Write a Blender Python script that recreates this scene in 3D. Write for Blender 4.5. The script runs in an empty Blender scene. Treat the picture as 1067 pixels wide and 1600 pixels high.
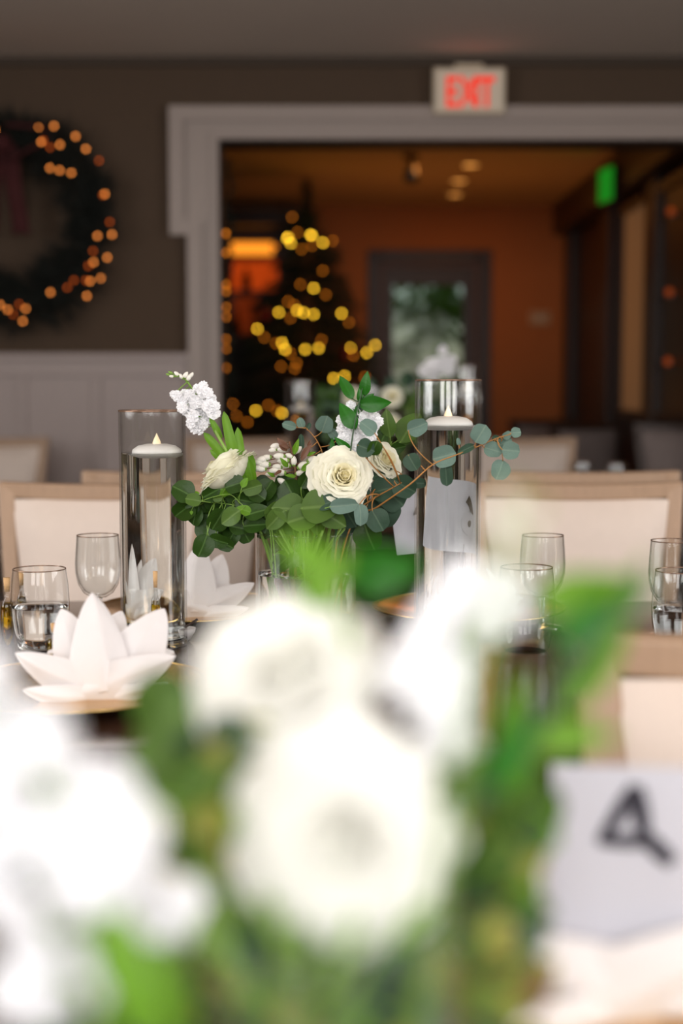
import bpy, math, random
from mathutils import Vector, Matrix, noise
random.seed(7)
PI = math.pi
SC = bpy.context.scene
COL = SC.collection
# ------------------------------------------------------------------ camera
CAM_Z = 1.155; F = 2222.0; PITCH = math.atan(200.0/F)
cd = bpy.data.cameras.new('camera'); cam = bpy.data.objects.new('camera', cd); COL.objects.link(cam)
cam.location = (0, 0, CAM_Z); cam.rotation_euler = (PI/2-PITCH, 0, 0)
cd.sensor_fit = 'VERTICAL'; cd.sensor_height = 36.0; cd.lens = 50.0
cd.clip_start = 0.05; cd.clip_end = 100
cd.dof.use_dof = True; cd.dof.focus_distance = 2.12; cd.dof.aperture_fstop = 2.0
SC.camera = cam
# ------------------------------------------------------------------ world, exposure, large lights
SC.view_settings.view_transform = 'Standard'; SC.view_settings.look = 'None'
SC.view_settings.gamma = 1.0; SC.view_settings.use_curve_mapping = False
SC.view_settings.exposure = 0.0
w = bpy.data.worlds.new('world'); SC.world = w; w.use_nodes = True
nt = w.node_tree; bg = nt.nodes['Background']
sky = nt.nodes.new('ShaderNodeTexSky'); sky.sky_type = 'NISHITA'; sky.sun_elevation = math.radians(28); sky.sun_rotation = math.radians(200); sky.sun_disc = False
nt.links.new(sky.outputs[0], bg.inputs[0]); bg.inputs[1].default_value = 0.05

def area(name, loc, rot, sx, sy, power, color):
    l = bpy.data.lights.new(name, 'AREA'); l.shape = 'RECTANGLE'; l.size = sx; l.size_y = sy
    l.energy = power; l.color = color
    o = bpy.data.objects.new(name, l); COL.objects.link(o); o.location = loc; o.rotation_euler = rot
    return o
BACK_Y = -1.30       # wall behind the camera, with the daylight windows
for x in (-1.35, 0.0, 1.35):
    area('window_daylight', (x, BACK_Y+0.03, 1.72), (-PI/2-0.0, 0, PI), 0.95, 1.35, 29, (1.0, .975, .965))
for sx in (-1, 1):
    area('side_window_daylight', (sx*3.17, 1.35, 1.72), (PI/2, 0, sx*PI/2), 1.9, 1.35, 64, (1.0, .975, .965))
FAR_WARM = (1.0, .36, .075)
def warm(loc, power, size=.5, color=FAR_WARM, rot=(0, 0, 0)):
    return area('warm_room_light', loc, rot, size, size, power, color)
warm((.75, 9.4, 2.57), 3.2); warm((.9, 10.7, 2.57), 2.2); warm((-.6, 8.0, 2.57), .6)
warm((.7, 9.9, .9), 5, .9, FAR_WARM, (PI, 0, 0))

# ------------------------------------------------------------------ helpers
def ray(px, py):
    X = px-533.5; Y = 800.0-py
    c, s = math.cos(PITCH), math.sin(PITCH)
    return Vector((X, F*c+Y*s, -F*s+Y*c))
def P(px, py, d):
    r = ray(px, py); return Vector((0, 0, CAM_Z)) + r*(d/r.y)
def S(px, d):                       # a length of px pixels at distance d
    return px*d/F

class MB:
    def __init__(s): s.v = []; s.f = []
    def add(s, v, f):
        n = len(s.v); s.v += [tuple(p) for p in v]; s.f += [tuple(i+n for i in q) for q in f]; return s
    def box(s, x0, x1, y0, y1, z0, z1, M=None):
        v = [Vector(p) for p in ((x0,y0,z0),(x1,y0,z0),(x1,y1,z0),(x0,y1,z0),(x0,y0,z1),(x1,y0,z1),(x1,y1,z1),(x0,y1,z1))]
        if M: v = [M @ p for p in v]
        return s.add(v, [(0,3,2,1),(4,5,6,7),(0,1,5,4),(1,2,6,5),(2,3,7,6),(3,0,4,7)])
    def lathe(s, prof, seg=32, c=(0,0,0), close=False):
        v = []; f = []; n = len(prof)
        for i in range(seg):
            a = 2*PI*i/seg
            for r, z in prof: v.append((c[0]+r*math.cos(a), c[1]+r*math.sin(a), c[2]+z))
        for i in range(seg):
            j = (i+1) % seg
            for k in range(n if close else n-1):
                l = (k+1) % n
                f.append((i*n+k, j*n+k, j*n+l, i*n+l))
        return s.add(v, f)
    def tube(s, pts, rad, seg=6, caps=True):
        pts = [Vector(p) for p in pts]; n = len(pts)
        if not hasattr(rad, '__len__'): rad = [rad]*n
        v = []; f = []; up = Vector((.13, .27, .95))
        for i, p in enumerate(pts):
            t = (pts[min(i+1, n-1)]-pts[max(i-1, 0)]).normalized()
            a = t.cross(up)
            if a.length < 1e-4: a = t.cross(Vector((1, 0, 0)))
            a.normalize(); b = t.cross(a)
            for k in range(seg):
                q = 2*PI*k/seg; v.append(p+(a*math.cos(q)+b*math.sin(q))*rad[i])
        for i in range(n-1):
            for k in range(seg):
                l = (k+1) % seg
                f.append((i*seg+k, i*seg+l, (i+1)*seg+l, (i+1)*seg+k))
        if caps: f.append(tuple(range(seg))[::-1]); f.append(tuple((n-1)*seg+k for k in range(seg)))
        return s.add(v, f)
    def grid(s, fn, nu, nv):
        v = [fn(i/nu, j/nv) for j in range(nv+1) for i in range(nu+1)]
        f = [(j*(nu+1)+i, j*(nu+1)+i+1, (j+1)*(nu+1)+i+1, (j+1)*(nu+1)+i) for j in range(nv) for i in range(nu)]
        return s.add(v, f)
    def prism(s, poly, y0, y1):                     # polygon in xz, extruded along y
        n = len(poly); v = [(x, y0, z) for x, z in poly]+[(x, y1, z) for x, z in poly]
        f = [tuple(range(n)), tuple(range(2*n-1, n-1, -1))]+[(i, (i+1) % n+0, (i+1) % n+n, i+n) for i in range(n)]
        return s.add(v, f)
    def mesh(s, name, mat, smooth=True, bevel=0):
        me = bpy.data.meshes.new(name); me.from_pydata(s.v, [], s.f); me.update()
        if smooth:
            me.polygons.foreach_set('use_smooth', [True]*len(me.polygons))
        if mat: me.materials.append(mat)
        return me
def obj(name, me, parent=None, loc=(0, 0, 0), M=None, mat=None, bevel=0, smooth=True, auto=None, sub=0, solid=0, offset=0):
    if isinstance(me, MB): me = me.mesh(name, mat, smooth)
    o = bpy.data.objects.new(name, me); COL.objects.link(o)
    if parent: o.parent = parent
    if M is not None: o.matrix_basis = M
    else: o.location = loc
    if solid: m = o.modifiers.new('s', 'SOLIDIFY'); m.thickness = solid; m.offset = offset
    if bevel: m = o.modifiers.new('b', 'BEVEL'); m.width = bevel; m.segments = 2; m.limit_method = 'ANGLE'
    if sub: m = o.modifiers.new('u', 'SUBSURF'); m.levels = sub; m.render_levels = sub
    return o
def to_mesh(o):
    me = bpy.data.meshes.new_from_object(o); n = bpy.data.objects.new('tmp', me); n.parent = o.parent; n.location = o.location; n.rotation_euler = o.rotation_euler; n.scale = o.scale
    nm_ = o.name.split('.')[0]; bpy.data.objects.remove(o); n.name = nm_; COL.objects.link(n); return n
def tag(o, label, cat, group=None, kind=None):
    o['label'] = label; o['category'] = cat
    if group: o['group'] = group
    if kind: o['kind'] = kind
    return o
def thing(name, label, cat, loc=(0, 0, 0), rz=0, group=None, rot=None):
    o = bpy.data.objects.new(name, None); COL.objects.link(o); o.location = loc
    o.rotation_euler = rot if rot else (0, 0, rz); o.empty_display_size = .05
    return tag(o, label, cat, group)
def copy_tree(o, parent=None):
    c = o.copy(); COL.objects.link(c); c.parent = parent
    for ch in list(o.children): copy_tree(ch, c)
    return c
def struct(name, mb, mat, parent=None, bevel=0, smooth=False, label=None):
    o = obj(name, mb, parent, mat=mat, bevel=bevel, smooth=smooth)
    if not parent: o['kind'] = 'structure'
    if label: o['label'] = label
    return o
def basis(z, x=None, twist=0):
    z = Vector(z).normalized(); x = Vector(x if x is not None else (1, 0, .01))
    y = z.cross(x)
    if y.length < 1e-3: y = z.cross(Vector((0, 1, 0)))
    y.normalize(); x = y.cross(z)
    M = Matrix((x, y, z)).transposed()
    return (M @ Matrix.Rotation(twist, 3, 'Z')).to_4x4()
def bez(a, b, c, n=10):
    a, b, c = Vector(a), Vector(b), Vector(c)
    return [a*(1-t)**2+b*2*t*(1-t)+c*t*t for t in [i/n for i in range(n+1)]]
def spline(pts, n=6):                                # Catmull-Rom through the points
    pts = [Vector(p) for p in pts]; q = [pts[0]*2-pts[1]]+pts+[pts[-1]*2-pts[-2]]; out = []
    for i in range(1, len(q)-2):
        for k in range(n):
            t = k/n; a, b, c, d = q[i-1], q[i], q[i+1], q[i+2]
            out.append(.5*((2*b)+(c-a)*t+(2*a-5*b+4*c-d)*t*t+(3*b-a-3*c+d)*t**3))
    out.append(pts[-1]); return out

# ------------------------------------------------------------------ materials
def lin(c):
    return tuple(((x/255)/12.92 if x/255 <= .04045 else ((x/255+.055)/1.055)**2.4) for x in c)+(1.0,)
def mat(name, rgb, rough=.5, metal=0, var=.12, scale=30, bump=0, bscale=None, spec=.5, emit=None, estr=0, coat=0, trans=0, stretch=None, lum=None):
    m = bpy.data.materials.new(name); m.use_nodes = True; N = m.node_tree.nodes; L = m.node_tree.links
    b = N['Principled BSDF']; b.inputs['Roughness'].default_value = rough; b.inputs['Metallic'].default_value = metal
    b.inputs['Specular IOR Level'].default_value = spec; b.inputs['Coat Weight'].default_value = coat
    b.inputs['Coat Roughness'].default_value = .12
    tc = N.new('ShaderNodeTexCoord'); mp = N.new('ShaderNodeMapping'); L.new(tc.outputs['Object'], mp.inputs[0])
    if stretch: mp.inputs['Scale'].default_value = stretch
    no = N.new('ShaderNodeTexNoise'); no.inputs['Scale'].default_value = scale; no.inputs['Detail'].default_value = 3
    L.new(mp.outputs[0], no.inputs['Vector'])
    mx = N.new('ShaderNodeMix'); mx.data_type = 'RGBA'; L.new(no.outputs[0], mx.inputs[0])
    c = lin(rgb); mx.inputs[6].default_value = tuple(x*(1-var) for x in c[:3])+(1,); mx.inputs[7].default_value = tuple(min(1, x*(1+var)) for x in c[:3])+(1,)
    L.new(mx.outputs[2], b.inputs['Base Color'])
    m['mix'] = mx.name
    if bump:
        bn = N.new('ShaderNodeTexNoise'); bn.inputs['Scale'].default_value = bscale or scale*3; L.new(mp.outputs[0], bn.inputs['Vector'])
        bp = N.new('ShaderNodeBump'); bp.inputs['Strength'].default_value = bump; bp.inputs['Distance'].default_value = .002
        L.new(bn.outputs[0], bp.inputs['Height']); L.new(bp.outputs[0], b.inputs['Normal'])
    if emit: b.inputs['Emission Color'].default_value = lin(emit); b.inputs['Emission Strength'].default_value = estr
    if trans:
        t = N.new('ShaderNodeBsdfTranslucent'); L.new(mx.outputs[2], t.inputs[0])
        s = N.new('ShaderNodeMixShader'); s.inputs[0].default_value = trans
        L.new(b.outputs[0], s.inputs[1]); L.new(t.outputs[0], s.inputs[2]); L.new(s.outputs[0], N['Material Output'].inputs[0])
    return m
def leafmat(name, rgb, vein, rough=.45, trans=.25, spec=.5, var=.2):
    m = mat(name, rgb, rough=rough, var=var, scale=2.2, trans=trans, spec=spec, bump=.2, bscale=9)
    N = m.node_tree.nodes; L = m.node_tree.links; mx = N[m['mix']]
    tc = N['Texture Coordinate']; sp = N.new('ShaderNodeSeparateXYZ'); L.new(tc.outputs['Object'], sp.inputs[0])
    ab = N.new('ShaderNodeMath'); ab.operation = 'ABSOLUTE'; L.new(sp.outputs[0], ab.inputs[0])
    mr = N.new('ShaderNodeMapRange'); mr.inputs[1].default_value = .012; mr.inputs[2].default_value = .045; mr.inputs[3].default_value = .32; mr.inputs[4].default_value = 0
    L.new(ab.outputs[0], mr.inputs[0])
    m2 = N.new('ShaderNodeMix'); m2.data_type = 'RGBA'; m2.inputs[7].default_value = lin(vein)
    L.new(mr.outputs[0], m2.inputs[0]); L.new(mx.outputs[2], m2.inputs[6])
    for l in list(mx.outputs[2].links):
        if l.to_node != m2: L.new(m2.outputs[2], l.to_socket)
    return m
def thin_glass(name, tint=(.96, .97, .97), gloss=1.0):          # thin wall: clear pass-through and mirror by angle
    m = bpy.data.materials.new(name); m.use_nodes = True; N = m.node_tree.nodes; L = m.node_tree.links
    N.remove(N['Principled BSDF'])
    t = N.new('ShaderNodeBsdfTransparent'); t.inputs[0].default_value = tint+(1,)
    g = N.new('ShaderNodeBsdfGlossy'); g.inputs['Roughness'].default_value = .02
    lw = N.new('ShaderNodeLayerWeight'); lw.inputs[0].default_value = .5          # facing: the same from both sides
    pw = N.new('ShaderNodeMath'); pw.operation = 'POWER'; pw.inputs[1].default_value = 4.2; L.new(lw.outputs['Facing'], pw.inputs[0])
    mu = N.new('ShaderNodeMath'); mu.operation = 'MULTIPLY_ADD'; mu.inputs[1].default_value = .9*gloss; mu.inputs[2].default_value = .042*gloss; mu.use_clamp = True; L.new(pw.outputs[0], mu.inputs[0])
    s = N.new('ShaderNodeMixShader'); L.new(mu.outputs[0], s.inputs[0]); L.new(t.outputs[0], s.inputs[1]); L.new(g.outputs[0], s.inputs[2])
    L.new(s.outputs[0], N['Material Output'].inputs[0]); return m
def liquid(name, color=(1, 1, 1), ior=1.33, rough=0):
    m = bpy.data.materials.new(name); m.use_nodes = True; N = m.node_tree.nodes; L = m.node_tree.links
    N.remove(N['Principled BSDF']); g = N.new('ShaderNodeBsdfGlass'); g.inputs[0].default_value = color+(1,)
    g.inputs['Roughness'].default_value = rough; g.inputs['IOR'].default_value = ior
    L.new(g.outputs[0], N['Material Output'].inputs[0]); return m
def emis(name, rgb, strength):
    m = bpy.data.materials.new(name); m.use_nodes = True; N = m.node_tree.nodes; L = m.node_tree.links
    N.remove(N['Principled BSDF']); e = N.new('ShaderNodeEmission'); e.inputs[0].default_value = lin(rgb); e.inputs[1].default_value = strength
    L.new(e.outputs[0], N['Material Output'].inputs[0]); return m

M_ceiling = mat('ceiling_paint', (230, 216, 202), .8, var=.03, scale=4)
M_wallpaper = mat('grasscloth', (80, 63, 48), .85, var=.22, scale=14, stretch=(3, 3, 30), bump=.4, bscale=60)
M_trim = mat('trim_paint', (160, 146, 138), .45, var=.03, scale=6)
M_panel = mat('panel_paint', (170, 156, 152), .5, var=.03, scale=5)
M_carpet = mat('carpet', (70, 58, 50), .95, var=.3, scale=60, bump=.5)
M_sidewall = mat('side_wall_paint', (120, 106, 92), .8, var=.05)
M_orange = mat('tan_wall_paint', (186, 116, 60), .7, var=.06, scale=3)
M_farceil = mat('far_ceiling_paint', (205, 175, 140), .8, var=.04, scale=3)
M_darkwood = mat('dark_stained_wood', (44, 26, 20), .4, var=.3, scale=10, stretch=(1, 1, 8))
M_tablewood = mat('table_wood', (62, 42, 32), .16, var=.3, scale=8, stretch=(6, 1, 1), spec=.5)
M_chairwood = mat('washed_chair_wood', (168, 138, 112), .42, var=.12, scale=20, stretch=(4, 4, 1))
M_chairdark = mat('dark_chair_wood', (60, 42, 34), .4, var=.2)
M_cushion = mat('cream_upholstery', (218, 202, 190), .6, var=.03, scale=40, bump=.15, bscale=500)
M_greycush = mat('grey_upholstery', (140, 126, 122), .7, var=.05)
M_linen = mat('white_linen', (240, 236, 236), .75, var=.02, scale=60, bump=.12, bscale=700, trans=.12)
M_gold = mat('gold_metal', (214, 172, 104), .22, metal=1, var=.08)
M_rimgold = mat('pale_gold', (224, 190, 120), .25, metal=1, var=.08)
M_glass = thin_glass('clear_glass')
M_pane = thin_glass('matt_pane', (.9, .93, .9), .06)
M_vglass = thin_glass('vase_glass', (.97, .975, .97), .8)
M_rim = mat('polished_glass_rim', (150, 122, 104), .15, metal=.6, var=.05)
M_water = liquid('water', (.985, .99, .985))
M_oil = liquid('olive_oil', (.86, .70, .05), 1.40, .05)
M_cork = mat('cork', (206, 166, 118), .85, var=.25, scale=120)
M_wax = mat('white_wax', (248, 244, 240), .35, var=.01, trans=.1)
M_flame = mat('ivory_flame_bulb', (255, 236, 205), .4, emit=(255, 214, 150), estr=.35, var=.02)
M_rose = mat('ivory_rose_petal', (254, 251, 234), .5, var=.03, scale=2.5, trans=.30, bump=.1, bscale=6)
M_rosein = mat('cream_rose_petal', (254, 247, 216), .5, var=.03, scale=2.5, trans=.42, bump=.1, bscale=6)
M_stock = mat('white_stock_petal', (250, 250, 252), .55, var=.02, scale=3, trans=.12)
M_bud = mat('white_bud', (246, 242, 232), .5, var=.04, trans=.1)
M_stem = mat('fresh_green_stem', (122, 158, 66), .45, var=.15, scale=20)
M_stemtan = mat('tan_woody_stem', (176, 122, 62), .5, var=.2, scale=30)
M_stembrown = mat('brown_woody_stem', (110, 74, 48), .6, var=.2, scale=30)
M_stemdark = mat('dark_green_stem', (40, 74, 36), .45, var=.15, scale=30)
L_dark = leafmat('dark_green_leaf', (46, 76, 22), (120, 160, 90), .38, .15, .3)
L_mid = leafmat('mid_green_leaf', (80, 110, 44), (140, 168, 100), .45, .22, .25)
L_euc = leafmat('blue_grey_leaf', (104, 130, 118), (150, 170, 148), .6, .1, .3)
L_eucd = leafmat('deep_grey_green_leaf', (54, 80, 62), (112, 136, 110), .55, .1, .3)
L_rus = leafmat('glossy_green_leaf', (40, 108, 24), (60, 130, 50), .35, .25, .3)
L_lime = leafmat('bright_green_leaf', (108, 156, 40), (140, 190, 80), .45, .3, .25)
L_olive = leafmat('olive_leaf', (160, 156, 74), (180, 176, 110), .5, .3, .25)
L_brown = leafmat('reddish_brown_leaf', (110, 72, 52), (120, 84, 60), .5, .15)
M_needle = mat('fir_needles', (24, 40, 26), .8, var=.3)
M_needlew = mat('wreath_needles', (14, 20, 14), .9, var=.3)
M_bow = mat('red_ribbon', (60, 8, 10), .85, var=.1)
M_bauble = mat('red_bauble', (120, 20, 20), .25, var=.05)
M_bulby = emis('yellow_fairy_light', (255, 196, 46), 11)
M_bulbyd = emis('dim_yellow_fairy_light', (235, 130, 30), 3.0)
M_bulbo = emis('amber_fairy_light', (255, 148, 66), 3.6)
M_bulbod = emis('dim_amber_fairy_light', (230, 100, 30), 1.5)
M_wire = mat('dark_wire', (18, 26, 18), .5)
M_sign = mat('sign_housing', (200, 184, 160), .5, var=.03)
M_signface = mat('sign_face', (222, 210, 190), .5, var=.02, emit=(150, 120, 90), estr=.06)
M_exitred = emis('lit_red_letters', (255, 52, 32), .95)
M_green = emis('lit_green_face', (40, 170, 40), .5)
M_card = mat('white_card', (206, 206, 216), .5, var=.01, trans=.08)
M_ink = mat('dark_olive_ink', (74, 66, 54), .6, var=.05)
M_inkb = mat('black_ink', (40, 36, 50), .5, var=.05)
M_amber = emis('amber_lit_panel', (255, 148, 40), 1.35)
M_amberlow = emis('deep_orange_lit_panel', (225, 78, 20), .55)
M_down = emis('lamp_disc', (255, 170, 80), 1.7)
M_chrome = mat('brushed_metal', (150, 150, 155), .3, metal=1, var=.05)
M_curtain = mat('tan_blind', (120, 104, 84), .8, var=.04, emit=(150, 104, 66), estr=.26)
M_lowglow = emis('small_orange_lamp', (255, 110, 40), .25)
M_foliage = mat('outdoor_leaves', (120, 160, 50), .6, var=.3, trans=.3)
M_black = mat('black_plastic', (20, 20, 22), .4)

# ------------------------------------------------------------------ the room
WY = 6.25; CZ = 2.55; XL = -3.2; XR = 3.2; FY = 11.75; FZ = 2.60; FXL = -2.6; FXR = 1.88
OX0 = P(343, 600, WY).x; OX1 = FXR-.02; OZ = P(500, 218, WY).z; WCZ = P(100, 552, WY).z
struct('floor', MB().box(XL, XR, BACK_Y, FY+.1, -.1, 0), M_carpet)
struct('ceiling', MB().box(XL, XR, BACK_Y, WY, CZ, CZ+.1), M_ceiling)
def side_wall(x0, x1): return MB().box(x0, x1, BACK_Y, .35, 0, CZ).box(x0, x1, 2.35, WY, 0, CZ).box(x0, x1, .35, 2.35, 0, 1.02).box(x0, x1, .35, 2.35, 2.42, CZ)
for nm_, x0, x1, k in (('wall_left', XL-.1, XL, 6), ('wall_right', XR, XR+.1, 7)):
    struct(nm_, side_wall(x0, x1), M_sidewall)
    wn = struct('window_%d' % k, MB().box(x0+.04, x0+.05, .35, 2.35, 1.02, 2.42), M_glass)
    struct('frame', MB().box(x0+.02, x0+.08, .35, .39, 1.02, 2.42).box(x0+.02, x0+.08, 2.31, 2.35, 1.02, 2.42).box(x0+.02, x0+.08, 1.33, 1.37, 1.02, 2.42).box(x0+.02, x0+.08, .39, 2.31, 1.02, 1.06).box(x0+.02, x0+.08, .39, 2.31, 2.38, 2.42), M_trim, wn)
wf = MB().box(XL, XR, BACK_Y-.1, BACK_Y, 0, 1.02).box(XL, XR, BACK_Y-.1, BACK_Y, 2.42, CZ)
xs = [XL, -1.85, -.85, -.5, .5, .85, 1.85, XR]
for i in range(0, 8, 2): wf.box(xs[i], xs[i+1], BACK_Y-.1, BACK_Y, 1.02, 2.42)
struct('wall_front', wf, M_sidewall)
for i, x in enumerate((-1.35, 0, 1.35)):
    wn = struct('window_%d' % (i+1), MB().box(x-.5, x+.5, BACK_Y-.07, BACK_Y-.06, 1.02, 2.42), M_glass)
    fr = MB()
    fr.box(x-.5, x-.46, BACK_Y-.08, BACK_Y-.02, 1.02, 2.42).box(x+.46, x+.5, BACK_Y-.08, BACK_Y-.02, 1.02, 2.42)
    fr.box(x-.46, x+.46, BACK_Y-.08, BACK_Y-.02, 1.02, 1.06).box(x-.46, x+.46, BACK_Y-.08, BACK_Y-.02, 2.38, 2.42)
    struct('frame', fr, M_trim, wn)
# wall with the cased opening
wb = MB().box(XL, OX0, WY, WY+.2, 0, CZ).box(OX1, XR, WY, WY+.2, 0, CZ).box(OX0, OX1, WY, WY+.2, OZ, CZ+.1)
wall = struct('wall_back', wb, M_wallpaper, label='brown grasscloth wall above a pale panelled wainscot')
TX0 = P(270, 300, WY).x; TXs = P(297, 300, WY).x; TZ1 = P(500, 172, WY).z; TZs = P(280, 366, WY).z
struct('wainscot_panel', MB().box(XL, TXs, WY-.02, WY, 0, WCZ-.02), M_panel, wall)
struct('cap_rail', MB().box(XL, TXs, WY-.055, WY, WCZ-.03, WCZ), M_panel, wall, .004)
for px in (-330, -150, 36, 152):
    x = P(px, 600, WY).x; struct('batten', MB().box(x-.022, x+.022, WY-.034, WY-.02, .14, WCZ-.1), M_panel, wall, .003)
for (a, b) in ((.02, .14), (WCZ-.1, WCZ-.03)): struct('rail', MB().box(XL, TXs, WY-.034, WY-.02, a, b), M_panel, wall, .003)
struct('shade_strip', MB().box(XL, XR, WY-.03, WY, CZ-.035, CZ), mat('painted_shadow', (70, 58, 48), .8), wall)  # dark-coloured strip painted in for the shadow along the top of the wall
# eared door casing
tr = struct('trim_1', MB().prism([(OX0, 0), (OX0, OZ), (XR-.3, OZ), (XR-.3, TZ1), (TX0, TZ1), (TX0, TZs), (TXs, TZs), (TXs, 0)][::-1], WY-.035, WY), M_trim, label='wide white eared casing around the opening')
b = .045
bead = MB().prism([(TXs, 0), (TXs+b, 0), (TXs+b, TZs+b), (TX0+b, TZs+b), (TX0+b, TZ1-b), (XR-.3, TZ1-b), (XR-.3, TZ1), (TX0, TZ1), (TX0, TZs), (TXs, TZs)], WY-.062, WY-.035)
struct('outer_bead', bead, M_trim, tr, .008)
b2 = .022
struct('inner_bead', MB().prism([(OX0-b2, 0), (OX0, 0), (OX0, OZ), (XR-.3, OZ), (XR-.3, OZ+b2), (OX0-b2, OZ+b2)], WY-.05, WY-.035), M_trim, tr, .005)
M_jamb = mat('dark_jamb', (52, 36, 28), .6)
struct('jamb_lining', MB().box(OX0-.001, OX0+.012, WY-.02, WY+.2, 0, OZ).box(OX0, OX1, WY-.02, WY+.2, OZ-.012, OZ+.001), M_jamb, tr)
# far room
struct('ceiling.001', MB().box(FXL, FXR, WY+.2, FY, FZ, FZ+.1), M_farceil)
fd0, fd1, fdz = P(574, 600, FY).x, P(766, 600, FY).x, P(670, 391, FY).z
struct('wall_far', MB().box(FXL, fd0, FY, FY+.1, 0, FZ).box(fd1, FXR, FY, FY+.1, 0, FZ).box(fd0, fd1, FY, FY+.1, fdz, FZ), M_orange)
struct('wall_far_left', MB().box(FXL-.1, FXL, WY+.2, FY, 0, FZ), M_orange)
wr = struct('wall_far_right', MB().box(FXR, FXR+.12, WY+.2, FY, 0, FZ), M_darkwood, label='dark wood wall with windows')
# dropped soffit along the right wall, pilasters
so = struct('soffit', MB().box(FXR-.16, FXR, WY+.2, FY, 2.36, FZ), M_darkwood, wr)
for (a, b_) in ((11.45, 11.75), (9.75, 10.1), (8.35, 8.62)):
    struct('pilaster', MB().box(FXR-.07, FXR, a, b_, 0, 2.36), M_darkwood, wr, .006)
wz0, wz1 = .99, 2.25
for k, (a, b_) in enumerate(((8.66, 9.42), (7.3, 8.3))):
    wn = struct('window_%d' % (4+k), MB().box(FXR-.03, FXR-.005, a, b_, wz0, wz1), M_curtain if k == 0 else M_darkwood)
    fr = MB().box(FXR-.06, FXR, a-.05, a, wz0-.05, wz1+.05).box(FXR-.06, FXR, b_, b_+.05, wz0-.05, wz1+.05)
    fr.box(FXR-.06, FXR, a, b_, wz0-.05, wz0).box(FXR-.06, FXR, a, b_, wz1, wz1+.05)
    struct('frame', fr, M_darkwood, wn)
for z in (1.28, 1.66, 2.1):
    o = thing('wall_lamp', {1.28: 'lowest', 1.66: 'middle', 2.1: 'topmost'}[z]+' small orange lamp on the dark wood wall at the right edge', 'lamp', (FXR-.04, 7.93, z))
    obj('globe', MB().lathe([(.001, -.022), (.014, -.018), (.022, 0), (.014, .018), (.001, .022)], 10), o, (-.03, 0, 0), mat=M_lowglow)
    obj('bracket', MB().box(-.03, .01, -.012, .012, -.03, -.015), o, mat=M_chrome)
# far door with garden behind its glass
dr = struct('door_1', MB().box(fd0+.10, fd1-.10, FY+.02, FY+.06, .0, .95).box(fd0+.10, P(614, 600, FY).x, FY+.02, FY+.06, .95, fdz-.1).box(P(722, 600, FY).x, fd1-.1, FY+.02, FY+.06, .95, fdz-.1).box(P(614, 600, FY).x, P(722, 600, FY).x, FY+.02, FY+.06, P(670, 446, FY).z, fdz-.1), M_darkwood, label='dark wooden door with a glass pane showing garden leaves')
struct('pane', MB().box(P(614, 600, FY).x, P(722, 600, FY).x, FY+.035, FY+.042, .95, P(670, 446, FY).z), M_pane, dr)
obj('handle', MB().tube([(fd0+.14, FY-.02, 1.02), (fd0+.14, FY-.04, 1.02), (fd0+.24, FY-.04, 1.02)], .01), dr, mat=M_chrome)
M_greytrim = mat('mauve_grey_wood', (92, 74, 74), .5)
cs = struct('trim_2', MB().box(fd0, fd0+.1, FY-.03, FY+.1, 0, fdz).box(fd1-.1, fd1, FY-.03, FY+.1, 0, fdz).box(fd0+.1, fd1-.1, FY-.03, FY+.1, fdz-.1, fdz), M_darkwood, bevel=.006)
struct('stop', MB().box(fd0+.1, fd0+.14, FY-.01, FY+.02, 0, fdz-.1).box(fd1-.14, fd1-.1, FY-.01, FY+.02, 0, fdz-.1).box(fd0+.14, fd1-.14, FY-.01, FY+.02, fdz-.14, fdz-.1), M_greytrim, cs)
# ground and hedge outside
struct('ground', MB().box(-6, 8, FY+.1, 22, -.12, -.02), mat('outdoor_ground', (70, 74, 50), .9))
def hedge():
    r = random.Random(3); root = thing('garden_bush', 'leafy green bush seen through the pane of the far door', 'bush', (P(670, 600, 13.2).x, 13.4, -.02))
    mb = MB()
    for _ in range(2600):
        a = r.uniform(0, 2*PI); b_ = r.uniform(0, PI); q = r.uniform(.7, 1)
        c = Vector((math.cos(a)*math.sin(b_)*1.1*q, math.sin(a)*math.sin(b_)*.7*q, 1.15+math.cos(b_)*.95*q))
        c += Vector(noise.noise_vector(c*2))*.25
        n = Vector((r.uniform(-1, 1), r.uniform(-1, .3), r.uniform(-.3, 1))).normalized(); M = basis(n)
        s = r.uniform(.04, .075)
        pts = [c+M.to_3x3() @ Vector(p)*s for p in ((-1, 0, 0), (0, -.5, .1), (1, 0, 0), (0, .5, .1))]
        mb.add(pts, [(0, 1, 2, 3)])
    o = obj('leaves', mb, root, mat=M_foliage, smooth=False); o['kind'] = 'stuff'
    s = MB()
    for k in range(7):
        a = k*2*PI/7; s.tube([(0, 0, 0), (.15*math.cos(a), .15*math.sin(a), .5), (.5*math.cos(a), .4*math.sin(a), 1.4)], [.03, .02, .008], 6)
    obj('stem', s, root, mat=M_stembrown)
hedge()

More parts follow.
